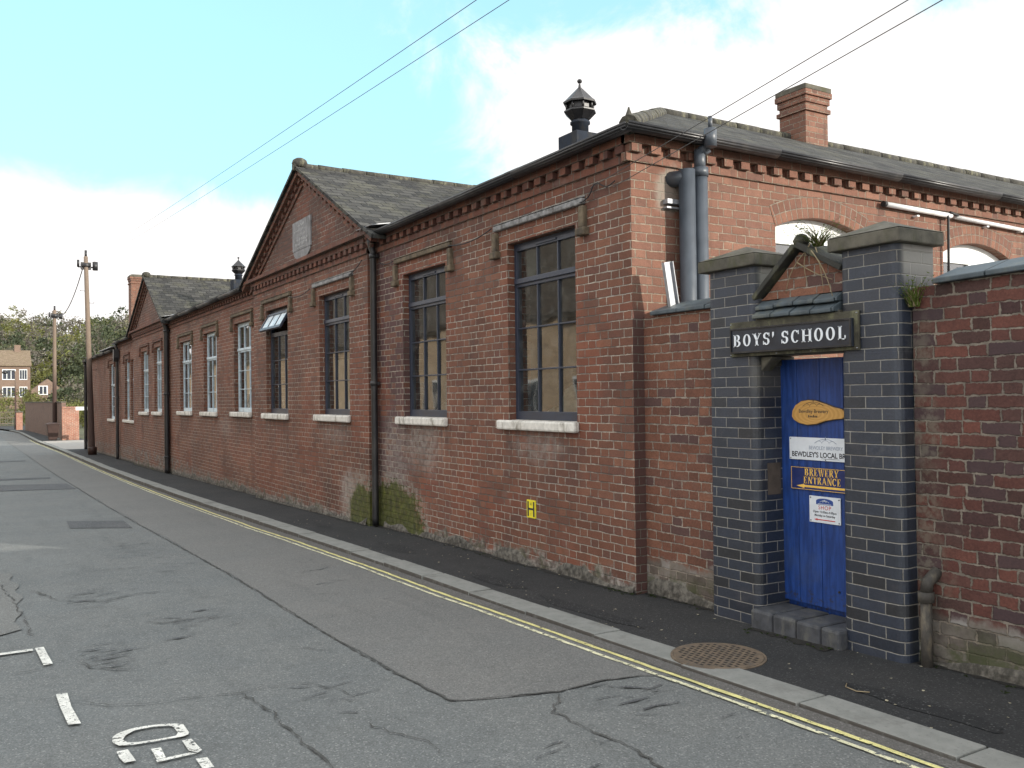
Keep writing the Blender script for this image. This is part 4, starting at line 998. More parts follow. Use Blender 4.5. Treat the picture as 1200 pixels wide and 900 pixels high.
mb = MB(); mb.tube([(.06, 4.4, 3.66), (.07, 4.42, 3.62), (.06, 4.41, 2.4)], .014, 8); mb.tube([(.07, 4.45, 3.68), (.07, 4.6, 3.66)], .016, 8); mb.tube([(.05, 3.32, 3.665), (.05, 3.36, 3.665)], .032, 10); mb.build('drop_cable', M_cable, B)
# cable draped along the hood moulds
mb = MB()
def sag(a, b_, s_, n_=14): return [tuple(Vector(a).lerp(Vector(b_), i / n_) - Vector((0, 0, s_ * 4 * (i / n_) * (1 - i / n_)))) for i in range(n_ + 1)]
mb.tube([(-.18, -.03, 3.57), (-.24, -.03, 3.55), (-.30, -.03, 3.54), (-.36, -.03, 3.565), (-.42, -.035, 3.60), (-.48, -.035, 3.60), (-.52, -.035, 3.55), (-.56, -.04, 3.50), (-.62, -.045, 3.475), (-.68, -.05, 3.47)], .006, 6)
mb.build('wall_cable', M_cable, B)
for (a, b2_, s2_) in (((-2.3, -.05, 3.5), (-3.3, -.05, 3.47), .05), ((-4.9, -.05, 3.5), (-5.4, -.03, 3.55), .03), ((-5.7, -.16, 3.62), (-6.2, -.16, 3.47), .02), ((-7.9, -.16, 3.46), (-9, -.16, 3.44), .05)): mb = MB(); mb.tube(sag(a, b2_, s2_), .007, 6); mb.build('wall_cable', M_cable, B)
# ventilator cowls
def cowl(cx, cy, cz, s_, nm='roof_ventilator'):
    mb = MB(); T = Matrix.Translation((cx, cy, cz)) @ Matrix.Scale(s_, 4)
    mb.box(-.25, .25, -.25, .25, -.32, .14, 0, T); o = mb.build(nm, M_lead, B, bevel=.008)
    mb = MB(); q = lambda L_: [(a * s_ * .86, b_ * s_) for a, b_ in L_]
    mb.lathe((cx, cy, cz), q([(.155, .12), (.155, .31), (.185, .32), (.185, .35), (.15, .36), (.15, .38)]), 16)
    mb.build('ventilator_neck', M_lead, o)
    mb = MB()
    mb.lathe((cx, cy, cz), q([(.14, .37), (.165, .38), (.30, .50), (.30, .52), (.255, .545), (.2, .55)]), 8, smooth=False, rot=pi / 8)
    mb.lathe((cx, cy, cz), q([(.22, .545), (.22, .66)]), 8, smooth=False, rot=pi / 8)
    for i in range(8):
        a = pi / 8 + i * pi / 4; mb.tube([(cx + .21 * s_ * cos(a), cy + .21 * s_ * sin(a), cz + .53 * s_), (cx + .215 * s_ * cos(a), cy + .215 * s_ * sin(a), cz + .66 * s_)], .02 * s_, 6)
    mb.lathe((cx, cy, cz), q([(.24, .64), (.31, .635), (.315, .66), (.27, .69), (.03, .90), (.018, .95), (.018, .965), (.04, .98), (.05, 1.0), (.035, 1.025), (.01, 1.035)]), 8, smooth=False, rot=pi / 8)
    mb.build('ventilator_head', M_black, o)
cowl(-2.45, 1.25, 4.62, .74); cowl(-19.7, 1.75, 4.98, .74)
# chimneys
def chimney(x0, x1, y0, y1, zb, zt, mt, label):
    mb = MB(); mb.box(x0, x1, y0, y1, zb, zt)
    h = .045
    for (za, zb2, g_) in ((zt - .36, zt - .30, .03), (zt - .24, zt - .15, .022), (zt - .15, zt - .075, .045)): mb.box(x0 - g_, x1 + g_, y0 - g_, y1 + g_, za, zb2)
    o = mb.build('chimney', mt, B, bevel=.004, label=label); m2 = MB(); m2.box(x0 - .04, x1 + .04, y0 - .04, y1 + .04, zt - .072, zt - .0); m2.box(x0 + .02, x1 - .02, y0 + .02, y1 - .02, zt, zt + .03); m2.build('chimney_cap', M_stone, o, bevel=.01)
chimney(-2.76, -2.30, 4.93, 5.38, 4.7, 5.92, M_side, 'square brick chimney on the near roof')
chimney(-34.6, -33.9, 1.0, 1.75, 4.0, 6.93, M_side, 'tall chimney behind the far gable')
m2 = MB(); m2.lathe((-33.4, 1.6, 5.6), [(.3, 0), (.34, .7), (.34, 1.25), (.1, 1.4)], 8); 

# text helper ------------------------------------------------------------
def text_mesh(mb, s, size, T, mi=0, ext=.001, align='LEFT', bold=0, space=1., sx=1.):
    c = bpy.data.curves.new('txt', 'FONT'); c.body = s; c.size = size; c.extrude = 0; c.offset = bold; c.align_x = align; c.space_character = space; c.resolution_u = 3
    o = bpy.data.objects.new('txt', c); COL.objects.link(o); dg = bpy.context.evaluated_depsgraph_get(); dg.update()
    me = bpy.data.meshes.new_from_object(o.evaluated_get(dg))
    k = len(mb.v); mb.v += [tuple(T @ Vector((v.co.x * sx, 0, v.co.y))) for v in me.vertices]
    for p in me.polygons:
        f = [k + i for i in p.vertices]; n_ = (Vector(mb.v[f[1]]) - Vector(mb.v[f[0]])).cross(Vector(mb.v[f[2]]) - Vector(mb.v[f[0]]))
        if n_.y > 0: f.reverse()
        mb.f.append(f); mb.mi.append(mi)
    bpy.data.objects.remove(o); bpy.data.curves.remove(c); bpy.data.meshes.remove(me)
def serif(mb, s, x, z, h, Y, mi=0, tr=.32, th=.004, adv=None, wf=1.):
    """bold serif capitals built from strokes; returns end x"""
    t = h * .175; t2 = h * .07; sf = h * .07; cur = x
    def rect(a, b_, c, d): mb.prism([(cur + a, Y, z + c), (cur + b_, Y, z + c), (cur + b_, Y, z + d), (cur + a, Y, z + d)], (0, -th, 0), mi)
    def para(p): mb.prism([(cur + a * wf, Y, z + c) for a, c in p], (0, -th, 0), mi)
    def stem(a, c=0, d=h): 
        rect(a, a + t, c, d)
        if c == 0: rect(a - t * .35, a + t * 1.35, 0, sf)
        if d == h: rect(a - t * .35, a + t * 1.35, h - sf, h)
    def arc(cx, cz, rx, rz, a0, a1, tx=None, tz=None, k=14):
        tx = tx or t; tz = tz or t2; P = [radians(a0 + (a1 - a0) * i / k) for i in range(k + 1)]
        for p0, p1 in zip(P[:-1], P[1:]):
            q = [(cur + cx + rx * cos(p0), Y, z + cz + rz * sin(p0)), (cur + cx + rx * cos(p1), Y, z + cz + rz * sin(p1)), (cur + cx + (rx - tx) * cos(p1), Y, z + cz + (rz - tz) * sin(p1)), (cur + cx + (rx - tx) * cos(p0), Y, z + cz + (rz - tz) * sin(p0))]
            mb.prism(q, (0, -th, 0), mi)
    for ch in s:
        w = h * .72 * wf
        if ch == ' ': cur += h * .55; continue
        if ch == "'":
            rect(0, t * .8, h * .72, h); para([(0, h * .72), (t * .8, h * .72), (t * .1, h * .55)]); cur += t * 1.6; continue
        if ch == 'O': arc(w / 2, h / 2, w / 2, h / 2, 0, 360, k=24)
        elif ch == 'C':
            arc(w / 2, h / 2, w / 2, h / 2, 42, 318, k=20); rect(w * .84, w * .92, h * .66, h * .97); w *= .95
        elif ch == 'S':
            rx = w * .40; arc(w * .42, h * .735, rx, h * .265, 20, 270, t * .95, t2 * 1.1); arc(w * .42, h * .285, rx, h * .285, -160, 90, t * .95, t2 * 1.1)
            rect(w * .74, w * .82, h * .68, h * .97); rect(0, w * .08, h * .03, h * .33); w *= .85
        elif ch in 'BR':
            stem(t * .35); arc(w * .45, h * .74, w * .42, h * .26, -90, 90); rect(t, w * .46, h - t2, h); rect(t, w * .46, h * .48, h * .48 + t2)
            if ch == 'B': arc(w * .45, h * .26, w * .5, h * .26, -90, 90); rect(t, w * .46, 0, t2)
            else: para([(w * .4 / wf, h * .5), (w * .4 / wf + t * 1.1, h * .5), (w * .8 / wf + t, 0), (w * .8 / wf - t * .1, 0)])
        elif ch == 'Y':
            para([(0, h), (t * 1.2, h), (w * .5 / wf + t * .6, h * .42), (w * .5 / wf - t * .5, h * .42)]); para([(w / wf - t * .5, h), (w / wf, h), (w * .5 / wf + t * .4, h * .42), (w * .5 / wf, h * .42)]); rect(w * .5 - t * .5, w * .5 + t * .5, 0, h * .46); rect(w * .5 - t * .9, w * .5 + t * .9, 0, sf); rect(-t * .3, t * 1.5, h - sf, h); rect(w - t, w + t * .3, h - sf, h)
        elif ch == 'H': stem(t * .35); stem(w - t * .6); rect(t, w - t * .5, h * .47, h * .47 + t2); w += t * .5
        elif ch == 'N': rect(t * .4, t * .4 + t2, 0, h); rect(w - t2, w, 0, h); para([(t * .2 / wf, h), (t * 1.4 / wf, h), (w / wf, 0), (w / wf - t * .9, 0)]); rect(0, t * 1.2, 0, sf); rect(-t * .2, t, h - sf, h); rect(w - t * .8, w + t * .4, h - sf, h)
        elif ch == 'L': stem(t * .35); rect(t, w * .82, 0, t2); rect(w * .72, w * .82, 0, h * .3); w *= .85
        elif ch in 'E':
            stem(t * .35); rect(t, w * .8, 0, t2); rect(t, w * .78, h - t2, h); rect(t, w * .6, h * .47, h * .47 + t2); rect(w * .72, w * .8, 0, h * .28); rect(w * .7, w * .78, h * .74, h); rect(w * .54, w * .6, h * .36, h * .64); w *= .86
        elif ch == 'T': stem(w * .42); rect(0, w * .92, h - t2, h); rect(0, t2, h * .72, h); rect(w * .92 - t2, w * .92, h * .72, h); w *= .95
        elif ch == 'A': para([(0, 0), (t * .5, 0), (w * .5 / wf + t * .1, h), (w * .5 / wf - t * .4, h)]); para([(w / wf - t * 1.1, 0), (w / wf + t * .1, 0), (w * .5 / wf + t * .3, h), (w * .5 / wf - t * .5, h)]); rect(w * .25, w * .75, h * .3, h * .3 + t2); rect(-t * .3, t * .8, 0, sf); rect(w - t * 1.3, w + t * .4, 0, sf)
        elif ch == 'W':
            w = h * 1.0 * wf; W_ = w / wf; para([(0, h), (t * 1.1, h), (W_ * .32 + t * .2, 0), (W_ * .32 - t * .2, 0)]); para([(W_ * .5 - t * .2, h), (W_ * .5 + t * .1, h), (W_ * .32 + t * .2, 0), (W_ * .32 - t * .0, 0)])
            para([(W_ * .5 - t * .4, h), (W_ * .5 + t * .7, h), (W_ * .74 + t * .2, 0), (W_ * .74 - t * .3, 0)]); para([(W_ - t * .3, h), (W_, h), (W_ * .74 + t * .2, 0), (W_ * .74, 0)]); rect(-t * .3, t * 1.3, h - sf, h); rect(w - t * .8, w + t * .3, h - sf, h)
        cur += w + h * tr * .55
    return cur
TXY = lambda x, y, z: Matrix.Translation((x, y, z))
mb = MB(); 
r = random.Random(4)      # worn, no longer legible inscription
for zc, hw_ in ((4.56, .16), (4.48, .34), (4.40, .22), (4.32, .34), (4.25, .28)):
    x = -8.4 - hw_
    while x < -8.4 + hw_:
        w_ = r.uniform(.010, .034); h_ = r.uniform(.018, .045)
        if r.random() < .8: mb.box(x, x + w_ * .45, -.139, -.135, zc, zc + h_)
        if r.random() < .4: mb.box(x + w_ * .5, x + w_, -.139, -.135, zc + h_ * .6, zc + h_)
        x += w_ + .012
mb.box(-8.6, -8.2, -.139, -.135, 4.205, 4.212)
mb.build('plaque_lettering', simple('plaque_letters', (.42, .42, .42), .8, .2, 12, bump=0), plq)

# =================================================================== YARD WALLS + GATEWAY
def brickwall(name, label, x0, x1, y0, y1, z1, cope_x0, cope_x1, mt=M_yard, n_=3, z1b=None):
    o = thing(name, label, 'wall', (x0, y0, G(x0)))
    mb = MB(); z1b = z1 if z1b is None else z1b
    xs = frange(x0, x1, .45); prev = None
    for x in xs:
        zz = z1 + (z1b - z1) * (x - x0) / (x1 - x0); cur = (x, zz)
        if prev:
            for (ya, fl) in ((y0, 0), (y1, 1)):
                q = [(prev[0], ya, G(prev[0]) - .4), (x, ya, G(x) - .4), (x, ya, zz), (prev[0], ya, prev[1])]
                mb.poly(q if not fl else q[::-1])
            mb.poly([(prev[0], y0, prev[1]), (x, y0, zz), (x, y1, zz), (prev[0], y1, prev[1])])
        prev = cur
    for X_, f in ((x0, 1), (x1, 0)):
        zz = z1 if f else z1b; q = [(X_, y0, G(X_) - .4), (X_, y1, G(X_) - .4), (X_, y1, zz), (X_, y0, zz)]; mb.poly(q if not f else q[::-1])
    mb.build('wall', mt, o)
    x = cope_x0; r = random.Random(name); L_ = .33
    while x < cope_x1 - .05:
        xe = min(x + L_, cope_x1); zc = z1 + (z1b - z1) * (x - x0) / (x1 - x0) + r.uniform(-.003, .003); zd = z1 + (z1b - z1) * (xe - x0) / (x1 - x0)
        mb = MB(); sh = .045
        prof = [(y0 - .045, .002), (y0 - .045, .032), (y1 - .02, .115), (y1 + .03, .115), (y1 + .03, .002)]
        mb.prism([(x + .004, y, zc + z) for y, z in prof], (xe - x - .008, 0, zd - zc))
        mb.build('coping_tile', M_copeblue, o, bevel=.006); x = xe
    return o
YL = brickwall('yard_wall', 'low red brick yard wall between the school corner and the blue brick gateway', .001, .90, .12, .34, 2.37, .13, .90, mt=M_yardl)
YR = brickwall('yard_wall', 'dark weathered brick yard wall right of the blue brick gateway, under blue copings', 2.565, 5.6, .12, .35, 2.34, 2.72, 5.6, z1b=2.42)
footing(.02, .89, .12, .03, .16, 12, YL); footing(2.6, 5.5, .12, .02, .13, 14, YR)
GW = thing('school_gateway', 'blue brick gateway with stone-capped pillars, small pediment and blue boarded door', 'gateway', (1.75, 0, G(1.75)))
def pillar(x0, x1, y0, y1, zt, rad=.06, taper=.0):
    o_pts = []; k = 5     # outline with rounded front corners; uv by arc length
    for i in range(k + 1): a = pi + (pi / 2) * i / k; o_pts.append((x0 + rad + rad * cos(a), y0 + rad + rad * sin(a)))
    for i in range(k + 1): a = -pi / 2 + (pi / 2) * i / k; o_pts.append((x1 - rad + rad * cos(a), y0 + rad + rad * sin(a)))
    o_pts += [(x1, y1), (x0, y1)]
    u = [0]; n_ = len(o_pts)
    for i in range(n_): p, q = o_pts[i], o_pts[(i + 1) % n_]; u.append(u[-1] + math.hypot(q[0] - p[0], q[1] - p[1]))
    mb = MB(); zb = -.3; cx = (x0 + x1) / 2
    Z = [zb, .2, 1.1, 1.95, 1.951, zt]; gr = [taper, taper, taper * .5, taper * .2, 0, 0]
    ex = lambda p, g_: (p[0] + (g_ if p[0] > cx else -g_ * .3), p[1] - (g_ * .5 if p[1] < y0 + .1 else 0))
    for j in range(len(Z) - 1):
        for i in range(n_):
            p, q = o_pts[i], o_pts[(i + 1) % n_]; a0, a1 = ex(p, gr[j]), ex(q, gr[j]); b0, b1 = ex(p, gr[j + 1]), ex(q, gr[j + 1])
            mb.poly([(*a0, Z[j]), (*a1, Z[j]), (*b1, Z[j + 1]), (*b0, Z[j + 1])], uv=[(u[i], Z[j]), (u[i + 1], Z[j]), (u[i + 1], Z[j + 1]), (u[i], Z[j + 1])], smooth=(0 <= i < 2 * k + 1))
    mb.poly([(*p, zt) for p in o_pts])
    pl_ = mb.build('pillar', M_blue, GW)
    c = MB(); g_ = .048; cz = zt + .002
    c.box(x0 - g_, x1 + g_, y0 - g_, y1 + g_, cz, cz + .085); cc_ = ((x0 + x1) / 2, (y0 + y1) / 2, cz + .185)
    R_ = [(x0 - g_, y0 - g_), (x1 + g_, y0 - g_), (x1 + g_, y1 + g_), (x0 - g_, y1 + g_)]
    for i in range(4): c.poly([(*R_[i], cz + .087), (*R_[(i + 1) % 4], cz + .087), cc_])
    c.build('pillar_cap', M_stone, pl_, bevel=.008)
pillar(.90, 1.385, .0, .36, 2.625, taper=.012); pillar(2.115, 2.55, .0, .36, 2.615, taper=.02)
# door
mb = MB(); xs = [1.33, 1.535, 1.735, 1.935, 2.14]
for a, b_ in zip(xs[:-1], xs[1:]): mb.box(a + .002, b_ - .002, .255, .285, G(1.7) + .165, 1.945)
mb.box(1.33, 2.14, .286, .296, G(1.7) + .17, 1.92); mb.box(1.33, 2.14, .30, .33, -.1, G(1.7) + .30)
dr = mb.build('door', M_door, GW, bevel=.003)
mb = MB(); mb.tube([(1.88, .245, .33), (1.88, .257, .33)], .008, 8); mb.box(1.372, 1.39, .225, .26, 1.08, 1.125); mb.box(1.372, 1.39, .225, .26, .40, .45); mb.build('door_hinge', M_black, dr)
# lintel, corbel
mb = MB(); mb.box(1.30, 1.40, .18, .395, 1.9, 1.975)
mb.prism([(1.388, .05, 1.86), (1.50, .05, 1.965), (1.388, .05, 1.965)], (0, .12, 0))
mb.build('stone_corbel', M_stone, GW, bevel=.01)
mb = MB(); mb.box(1.388, 2.112, .002, .38, 1.975, 2.245); mb.build('lintel', M_stone, GW, bevel=.008)
# sloping blue plinth bricks, two rows
for row, (y0_, z0_) in enumerate(((-.045, 2.232), (-.01, 2.302))):
    x = 1.392 + (.0 if row else -.0)
    mb = MB(); r = random.Random(row)
    while x < 2.105:
        xe = min(x + .112 * 1.55, 2.11); dz_ = r.uniform(-.006, .006)
        mb.prism([(x + .004, y0_ + .0, z0_ + dz_), (x + .004, y0_ + .0, z0_ + .025 + dz_), (x + .004, y0_ + .075, z0_ + .068 + dz_), (x + .004, .2, z0_ + .068 + dz_), (x + .004, .2, z0_ + dz_)], (xe - x - .008, 0, 0)); x = xe
    mb.build('plinth_bricks', M_copeblue, GW, bevel=.006)
# pediment
PX, PZ = 1.75, 2.705
mb = MB(); mb.prism([(1.392, .06, 2.372), (2.112, .06, 2.372), (2.112, .06, 2.52), (PX, .06, PZ - .03), (1.44, .06, 2.40)], (0, .24, 0)); mb.build('pediment', M_yardl, GW)
mb = MB()
for (A, E_) in (((PX, PZ), (1.37, 2.375)), ((PX, PZ), (2.115, 2.50))):
    A = Vector((A[0], 0, A[1])); E_ = Vector((E_[0], 0, E_[1])); d = (E_ - A).normalized(); up = Vector((-d.z, 0, d.x)); up = up if up.z > 0 else -up
    P = [A, E_, E_ + up * .038, A + up * .038]; mb.prism([(q.x, .005, q.z) for q in P], (0, .34, 0))
mb.lathe((PX, .08, PZ + .02), [(.05, 0), (.06, .03), (.035, .07), (.01, .08)], 8)
mb.build('pediment_coping', simple('dark_coping', (.035, .035, .03), .8, .3, 12, bump=.6, dirt=(.1, .1, .06)), GW, bevel=.006)
# step
mb = MB(); x = 1.395; zt = G(1.7) + .135
mb2 = MB()
for i in range(4):
    a = 1.375 + i * .205; b_ = min(a + .205, 2.145); mb.box(a + .003, b_ - .003, -.085, .28, -.1, zt + random.uniform(-.003, .003))
mb.build('step', simple('step_blue_brick', (.052, .055, .062), .7, .3, 14, bump=.6, dirt=(.10, .10, .09)), GW, bevel=.02)
mb = MB(); mb.box(1.386, 1.393, .10, .235, .965, 1.195); mb.build('infill_patch', simple('brown_patch', (.085, .068, .055), .9, .2, 12, bump=.5), GW)
# name board
SB = thing('name_board', "black BOYS' SCHOOL board with white serif letters on a mossy frame over the gateway door", 'sign', (1.72, -.03, 2.08))
mb = MB(); f0, f1, g0, g1 = 1.155, 2.28, 1.972, 2.225
mb.box(f0, f1, -.018, -.003, g0, g1); fr = mb.build('frame', simple('mossy_timber', (.060, .056, .040), .9, .4, 14, bump=.8, dirt=(.15, .15, .09)), SB, bevel=.003)
mb = MB(); mb.box(1.185, 2.245, -.044, -.02, 1.995, 2.178); bo = mb.build('board', M_signblack, SB, bevel=.003)
mb = MB()
for (a, b_, c, d) in ((1.185, 2.245, 2.166, 2.176), (1.185, 2.245, 1.997, 2.007), (1.187, 1.197, 2.008, 2.165), (2.233, 2.243, 2.008, 2.165)): mb.box(a, b_, -.052, -.0445, c, d)
mb.build('board_edge', M_black, bo)
mb = MB(); xe = serif(mb, "BOYS' SCHOOL", 1.22, 2.043, .088, -.0445, tr=.46, wf=.98); sc_x = (2.205 - 1.22) / (xe - 1.22 - .02)
mb.v = [(1.22 + (v[0] - 1.22) * sc_x, v[1], v[2]) for v in mb.v]
mb.build('lettering', simple('letter_white', (.72, .76, .80), .5, .05, bump=0), bo)
for (x, z) in ((1.168, 2.21), (1.168, 1.985), (1.6, 1.983), (2.265, 2.21), (2.265, 1.985), (1.9, 1.983)):
    mb = MB(); mb.lathe((x, -.02, z), [(.006, -.003), (.006, .003)], 6); mb.build('fixing', M_galv, fr)
# --- signs on the door
def bridge_logo(mb, cx, cz, w, Y, mi=0, h=.02):
    for k in (-1, 0, 1):
        c = cx + k * w * .3; R_ = w * (.16 if k == 0 else .13); P = [(c + R_ * cos(a), cz + R_ * .7 * sin(a)) for a in [pi * i / 8 for i in range(9)]]
        for p0, p1 in zip(P[:-1], P[1:]): mb.prism([(p0[0], Y, p0[1]), (p1[0], Y, p1[1]), (p1[0], Y, p1[1] + .003), (p0[0], Y, p0[1] + .003)], (0, -.0008, 0), mi)
    for i in range(8):
        a, b_ = cx - w / 2 + w * i / 8, cx - w / 2 + w * (i + 1) / 8; za, zb_ = [cz + w * .16 * (1 - (2 * (q - cx) / w) ** 2) for q in (a, b_)]
        mb.prism([(a, Y, za), (b_, Y, zb_), (b_, Y, zb_ + .003), (a, Y, za + .003)], (0, -.0008, 0), mi)
    mb.box(cx - .002, cx + .002, Y - .0008, Y, cz + w * .14, cz + w * .26, mi)
# oval wood slice
OV = thing('wooden_plaque', 'oval varnished wood slice sign at the top of the blue door', 'sign', (1.7, .25, 1.55))
pts = [(1.505, 1.535), (1.512, 1.575), (1.54, 1.615), (1.59, 1.642), (1.65, 1.65), (1.72, 1.645), (1.80, 1.622), (1.87, 1.60), (1.935, 1.588), (1.965, 1.565), (1.968, 1.54), (1.94, 1.522), (1.88, 1.517), (1.80, 1.505), (1.72, 1.482), (1.64, 1.475), (1.57, 1.487), (1.525, 1.508)]
m_, n_, b_ = mat('varnished_wood'); p = n_.pos()
rg = n_.m('SINE', n_.m('ADD', n_.m('MULTIPLY', n_.vm('LENGTH', n_.vm('MULTIPLY', n_.vm('SUBTRACT', p, (1.72, 0, 1.55)), (1, 0, 2.2)), out=1), 170), n_.m('MULTIPLY', n_.noise(p, 14, 3, .6), 6)))
n_.put(b_.inputs['Base Color'], n_.mix(n_.ss(rg, -1, 1), (.48, .26, .07), (.56, .32, .095))); b_.inputs['Roughness'].default_value = .4
M_goldwood = m_
mb = MB(); mb.prism([(x, .254, z) for x, z in pts], (0, -.022, 0)); w = mb.build('wood_slice', M_goldwood, OV, bevel=.004)
m2 = MB(); m2.prism([(1.73 + (x - 1.73) * 1.025 + .004, .2545, 1.56 + (z - 1.56) * 1.06) for x, z in pts], (0, -.012, 0)); m2.build('bark_edge', M_bark, OV)
mb = MB(); bridge_logo(mb, 1.70, 1.605, .19, .2315); text_mesh(mb, 'Bewdley Brewery', .036, TXY(1.70, .2312, 1.56), 0, align='CENTER', bold=.0006); [mb.box(1.655 + i * .014, 1.664 + i * .014, .2302, .2312, 1.528, 1.528 + (.012 if i % 3 else .017)) for i in range(6)]; mb.build('lettering', M_bark, w)
# white sign
WS = thing('brewery_sign', 'white rectangular sign reading BEWDLEY\'S LOCAL BREWERY on the blue door', 'sign', (1.75, .25, 1.29))
mb = MB(); mb.box(1.47, 2.112, .244, .254, 1.225, 1.385); w = mb.build('panel', M_signwhite, WS, bevel=.001)
mb = MB(); bridge_logo(mb, 1.79, 1.345, .19, .2435, 0); text_mesh(mb, 'BEWDLEY BREWERY', .036, TXY(1.79, .2432, 1.302), 0, align='CENTER', sx=.88); mb.build('logo', M_inkgrey, w)
mb = MB(); text_mesh(mb, "BEWDLEY'S LOCAL BREWERY", .050, TXY(1.492, .2432, 1.248), 0, bold=.0012, sx=.93); mb.box(1.752, 1.905, .2427, .2435, 1.238, 1.2405)
for (x, z) in ((1.482, 1.375), (1.482, 1.235), (1.79, 1.378), (1.79, 1.232)): mb.lathe((x, .2435, z), [(.004, -.003), (.004, .003)], 6)
mb.build('lettering', M_ink, w)
# navy sign
BS = thing('entrance_sign', 'navy BREWERY ENTRANCE sign with gold letters and left arrow on the blue door', 'sign', (1.75, .25, 1.09))
mb = MB(); mb.box(1.48, 2.112, .244, .254, 1.01, 1.175); w = mb.build('panel', M_signnavy, BS, bevel=.001)
mb = MB()
for (a, b2_, c, d) in ((1.484, 2.11, 1.168, 1.171), (1.484, 2.11, 1.014, 1.017), (1.484, 1.487, 1.018, 1.167)): mb.box(a, b2_, .2425, .2437, c, d)
xe = serif(mb, 'BREWERY', 1.605, 1.113, .052, .2437, tr=.26, th=.001, wf=.92); xe2 = serif(mb, 'ENTRANCE', 1.595, 1.056, .052, .2437, tr=.28, th=.001, wf=.92)
mb.prism([(1.53, .2437, 1.038), (1.60, .2437, 1.053), (1.60, .2437, 1.023)], (0, -.001, 0)); mb.box(1.6, 2.09, .2427, .2437, 1.031, 1.046)
mb.build('lettering', M_gold, w)
# shop sign
SS = thing('shop_notice', 'small white SHOP notice with blue arch emblem and red arrow, lowest on the blue door', 'sign', (1.78, .25, .87))
mb = MB(); mb.box(1.64, 1.905, .246, .254, .79, .975); w = mb.build('panel', M_signwhite, SS, bevel=.001)
mb = MB(); mb.prism([(1.70, .2457, .918)] + [(1.7725 + .0725 * cos(a), .2457, .942 + .02 * sin(a)) for a in [pi - pi * i / 10 for i in range(11)]] + [(1.845, .2457, .918)], (0, -.001, 0)); e1_ = mb.build('emblem', M_signblue, w)
mb = MB(); bridge_logo(mb, 1.7725, .934, .08, .2445, 0); mb.box(1.715, 1.83, .2437, .2445, .922, .925); mb.build('emblem_mark', M_signwhite, e1_)
mb = MB(); text_mesh(mb, 'SHOP', .040, TXY(1.7725, .2450, .884), 0, align='CENTER', space=1.15); mb.prism([(1.68, .2455, .812), (1.71, .2455, .820), (1.71, .2455, .804)], (0, -.001, 0)); mb.box(1.71, 1.86, .2447, .2455, .809, .815); mb.build('red_lettering', M_red, w)
mb = MB(); text_mesh(mb, 'Open 10.00am-4.00pm', .0215, TXY(1.7725, .2450, .860), 0, align='CENTER', bold=.0004); text_mesh(mb, 'Monday to Saturday', .0215, TXY(1.7725, .2450, .835), 0, align='CENTER', bold=.0004)
for (x, z) in ((1.652, .963), (1.893, .963), (1.652, .802), (1.893, .802)): mb.lathe((x, .2455, z), [(.005, -.003), (.005, .003)], 6)
mb.build('lettering', M_ink, w)
# hydrant marker
HS = thing('hydrant_marker', 'small yellow plate with a black H low on the brick wall', 'sign', (-1.63, 0, .56))
mb = MB(); mb.box(-1.715, -1.555, -.012, .0, .475, .655); w = mb.build('plate', M_yellow, HS, bevel=.002)
mb = MB(); mb.box(-1.70, -1.675, -.0135, -.0122, .49, .64); mb.box(-1.595, -1.57, -.0135, -.0122, .49, .64); mb.box(-1.6745, -1.5955, -.0135, -.0122, .555, .575)
text_mesh(mb, '4', .05, TXY(-1.635, -.0135, .598), 0, align='CENTER'); text_mesh(mb, '1', .05, TXY(-1.635, -.0135, .495), 0, align='CENTER'); mb.build('lettering', M_ink, w)
# drain stub
mb = MB(); x = 2.665; mb.tube([(x, .055, G(x) - .05), (x, .055, .47)], .033, 12); mb.tube([(x, .055, .44), (x, .055, .50)], .047, 12); mb.tube([(x, .055, .49), (x + .01, .06, .56), (x + .03, .13, .62)], .036, 10)
tag(mb.build('drain_pipe', M_brownpipe), 'short rusty brown drain pipe beside the right gateway pillar', 'pipe')
# leaning steel channel in the yard
mb = MB(); T = Matrix.Translation((.25, .24, 2.40)) @ Matrix.Rotation(radians(10), 4, 'X')
mb.box(-.005, .005, -.05, .05, -2.2, .42, 0, T); mb.box(.005, .03, -.05, -.044, -2.2, .42, 0, T); mb.box(.005, .03, .044, .05, -2.2, .42, 0, T)
tag(mb.build('steel_channel', M_galv), 'galvanised steel channel leaning against the side wall behind the yard wall', 'channel')
# manhole
MH = thing('manhole_cover', 'round rusty iron manhole cover with square studs cut into the kerb', 'manhole cover', (1.79, -.80, G(1.79)))
mb = MB(); cx, cy, R_ = 1.79, -.80, .28; z_ = G(cx) + .004
mb.lathe((cx, cy, z_), [(R_, -.05), (R_, .008)], 40); 
M_iron = simple('rusty_iron', (.14, .105, .072), .75, .3, 18, bump=.5, dirt=(.09, .075, .06)); mb.build('cover', M_iron, MH)
mb = MB(); st = .046; r0 = int(R_ / st) + 1
for i in range(-r0, r0 + 1):
    for j in range(-r0, r0 + 1):
        x = cx + i * st + (st / 2 if j % 2 else 0); y = cy + j * st * .82
        if math.hypot(x - cx, y - cy) < R_ - .035: mb.prism([(x - .013, y - .009, z_ + .0085), (x + .013, y - .009, z_ + .0085), (x + .013, y + .009, z_ + .0085), (x - .013, y + .009, z_ + .0085)], (0, 0, -.0001 + .0006))
mb.build('recess', simple('cover_recess', (.022, .02, .018), .9, .1, bump=0), MH)
mb = MB()
prev = None
for i in range(41):
    a = 2 * pi * i / 40; cur = [(cx + (R_ + .003) * cos(a), cy + (R_ + .003) * sin(a)), (cx + (R_ + .018) * cos(a), cy + (R_ + .018) * sin(a))]
    if prev: mb.prism([(*prev[0], z_ - .04), (*prev[1], z_ - .04), (*cur[1], z_ - .04), (*cur[0], z_ - .04)], (0, 0, .046))
    prev = cur
mb.build('rim', M_iron, MH)

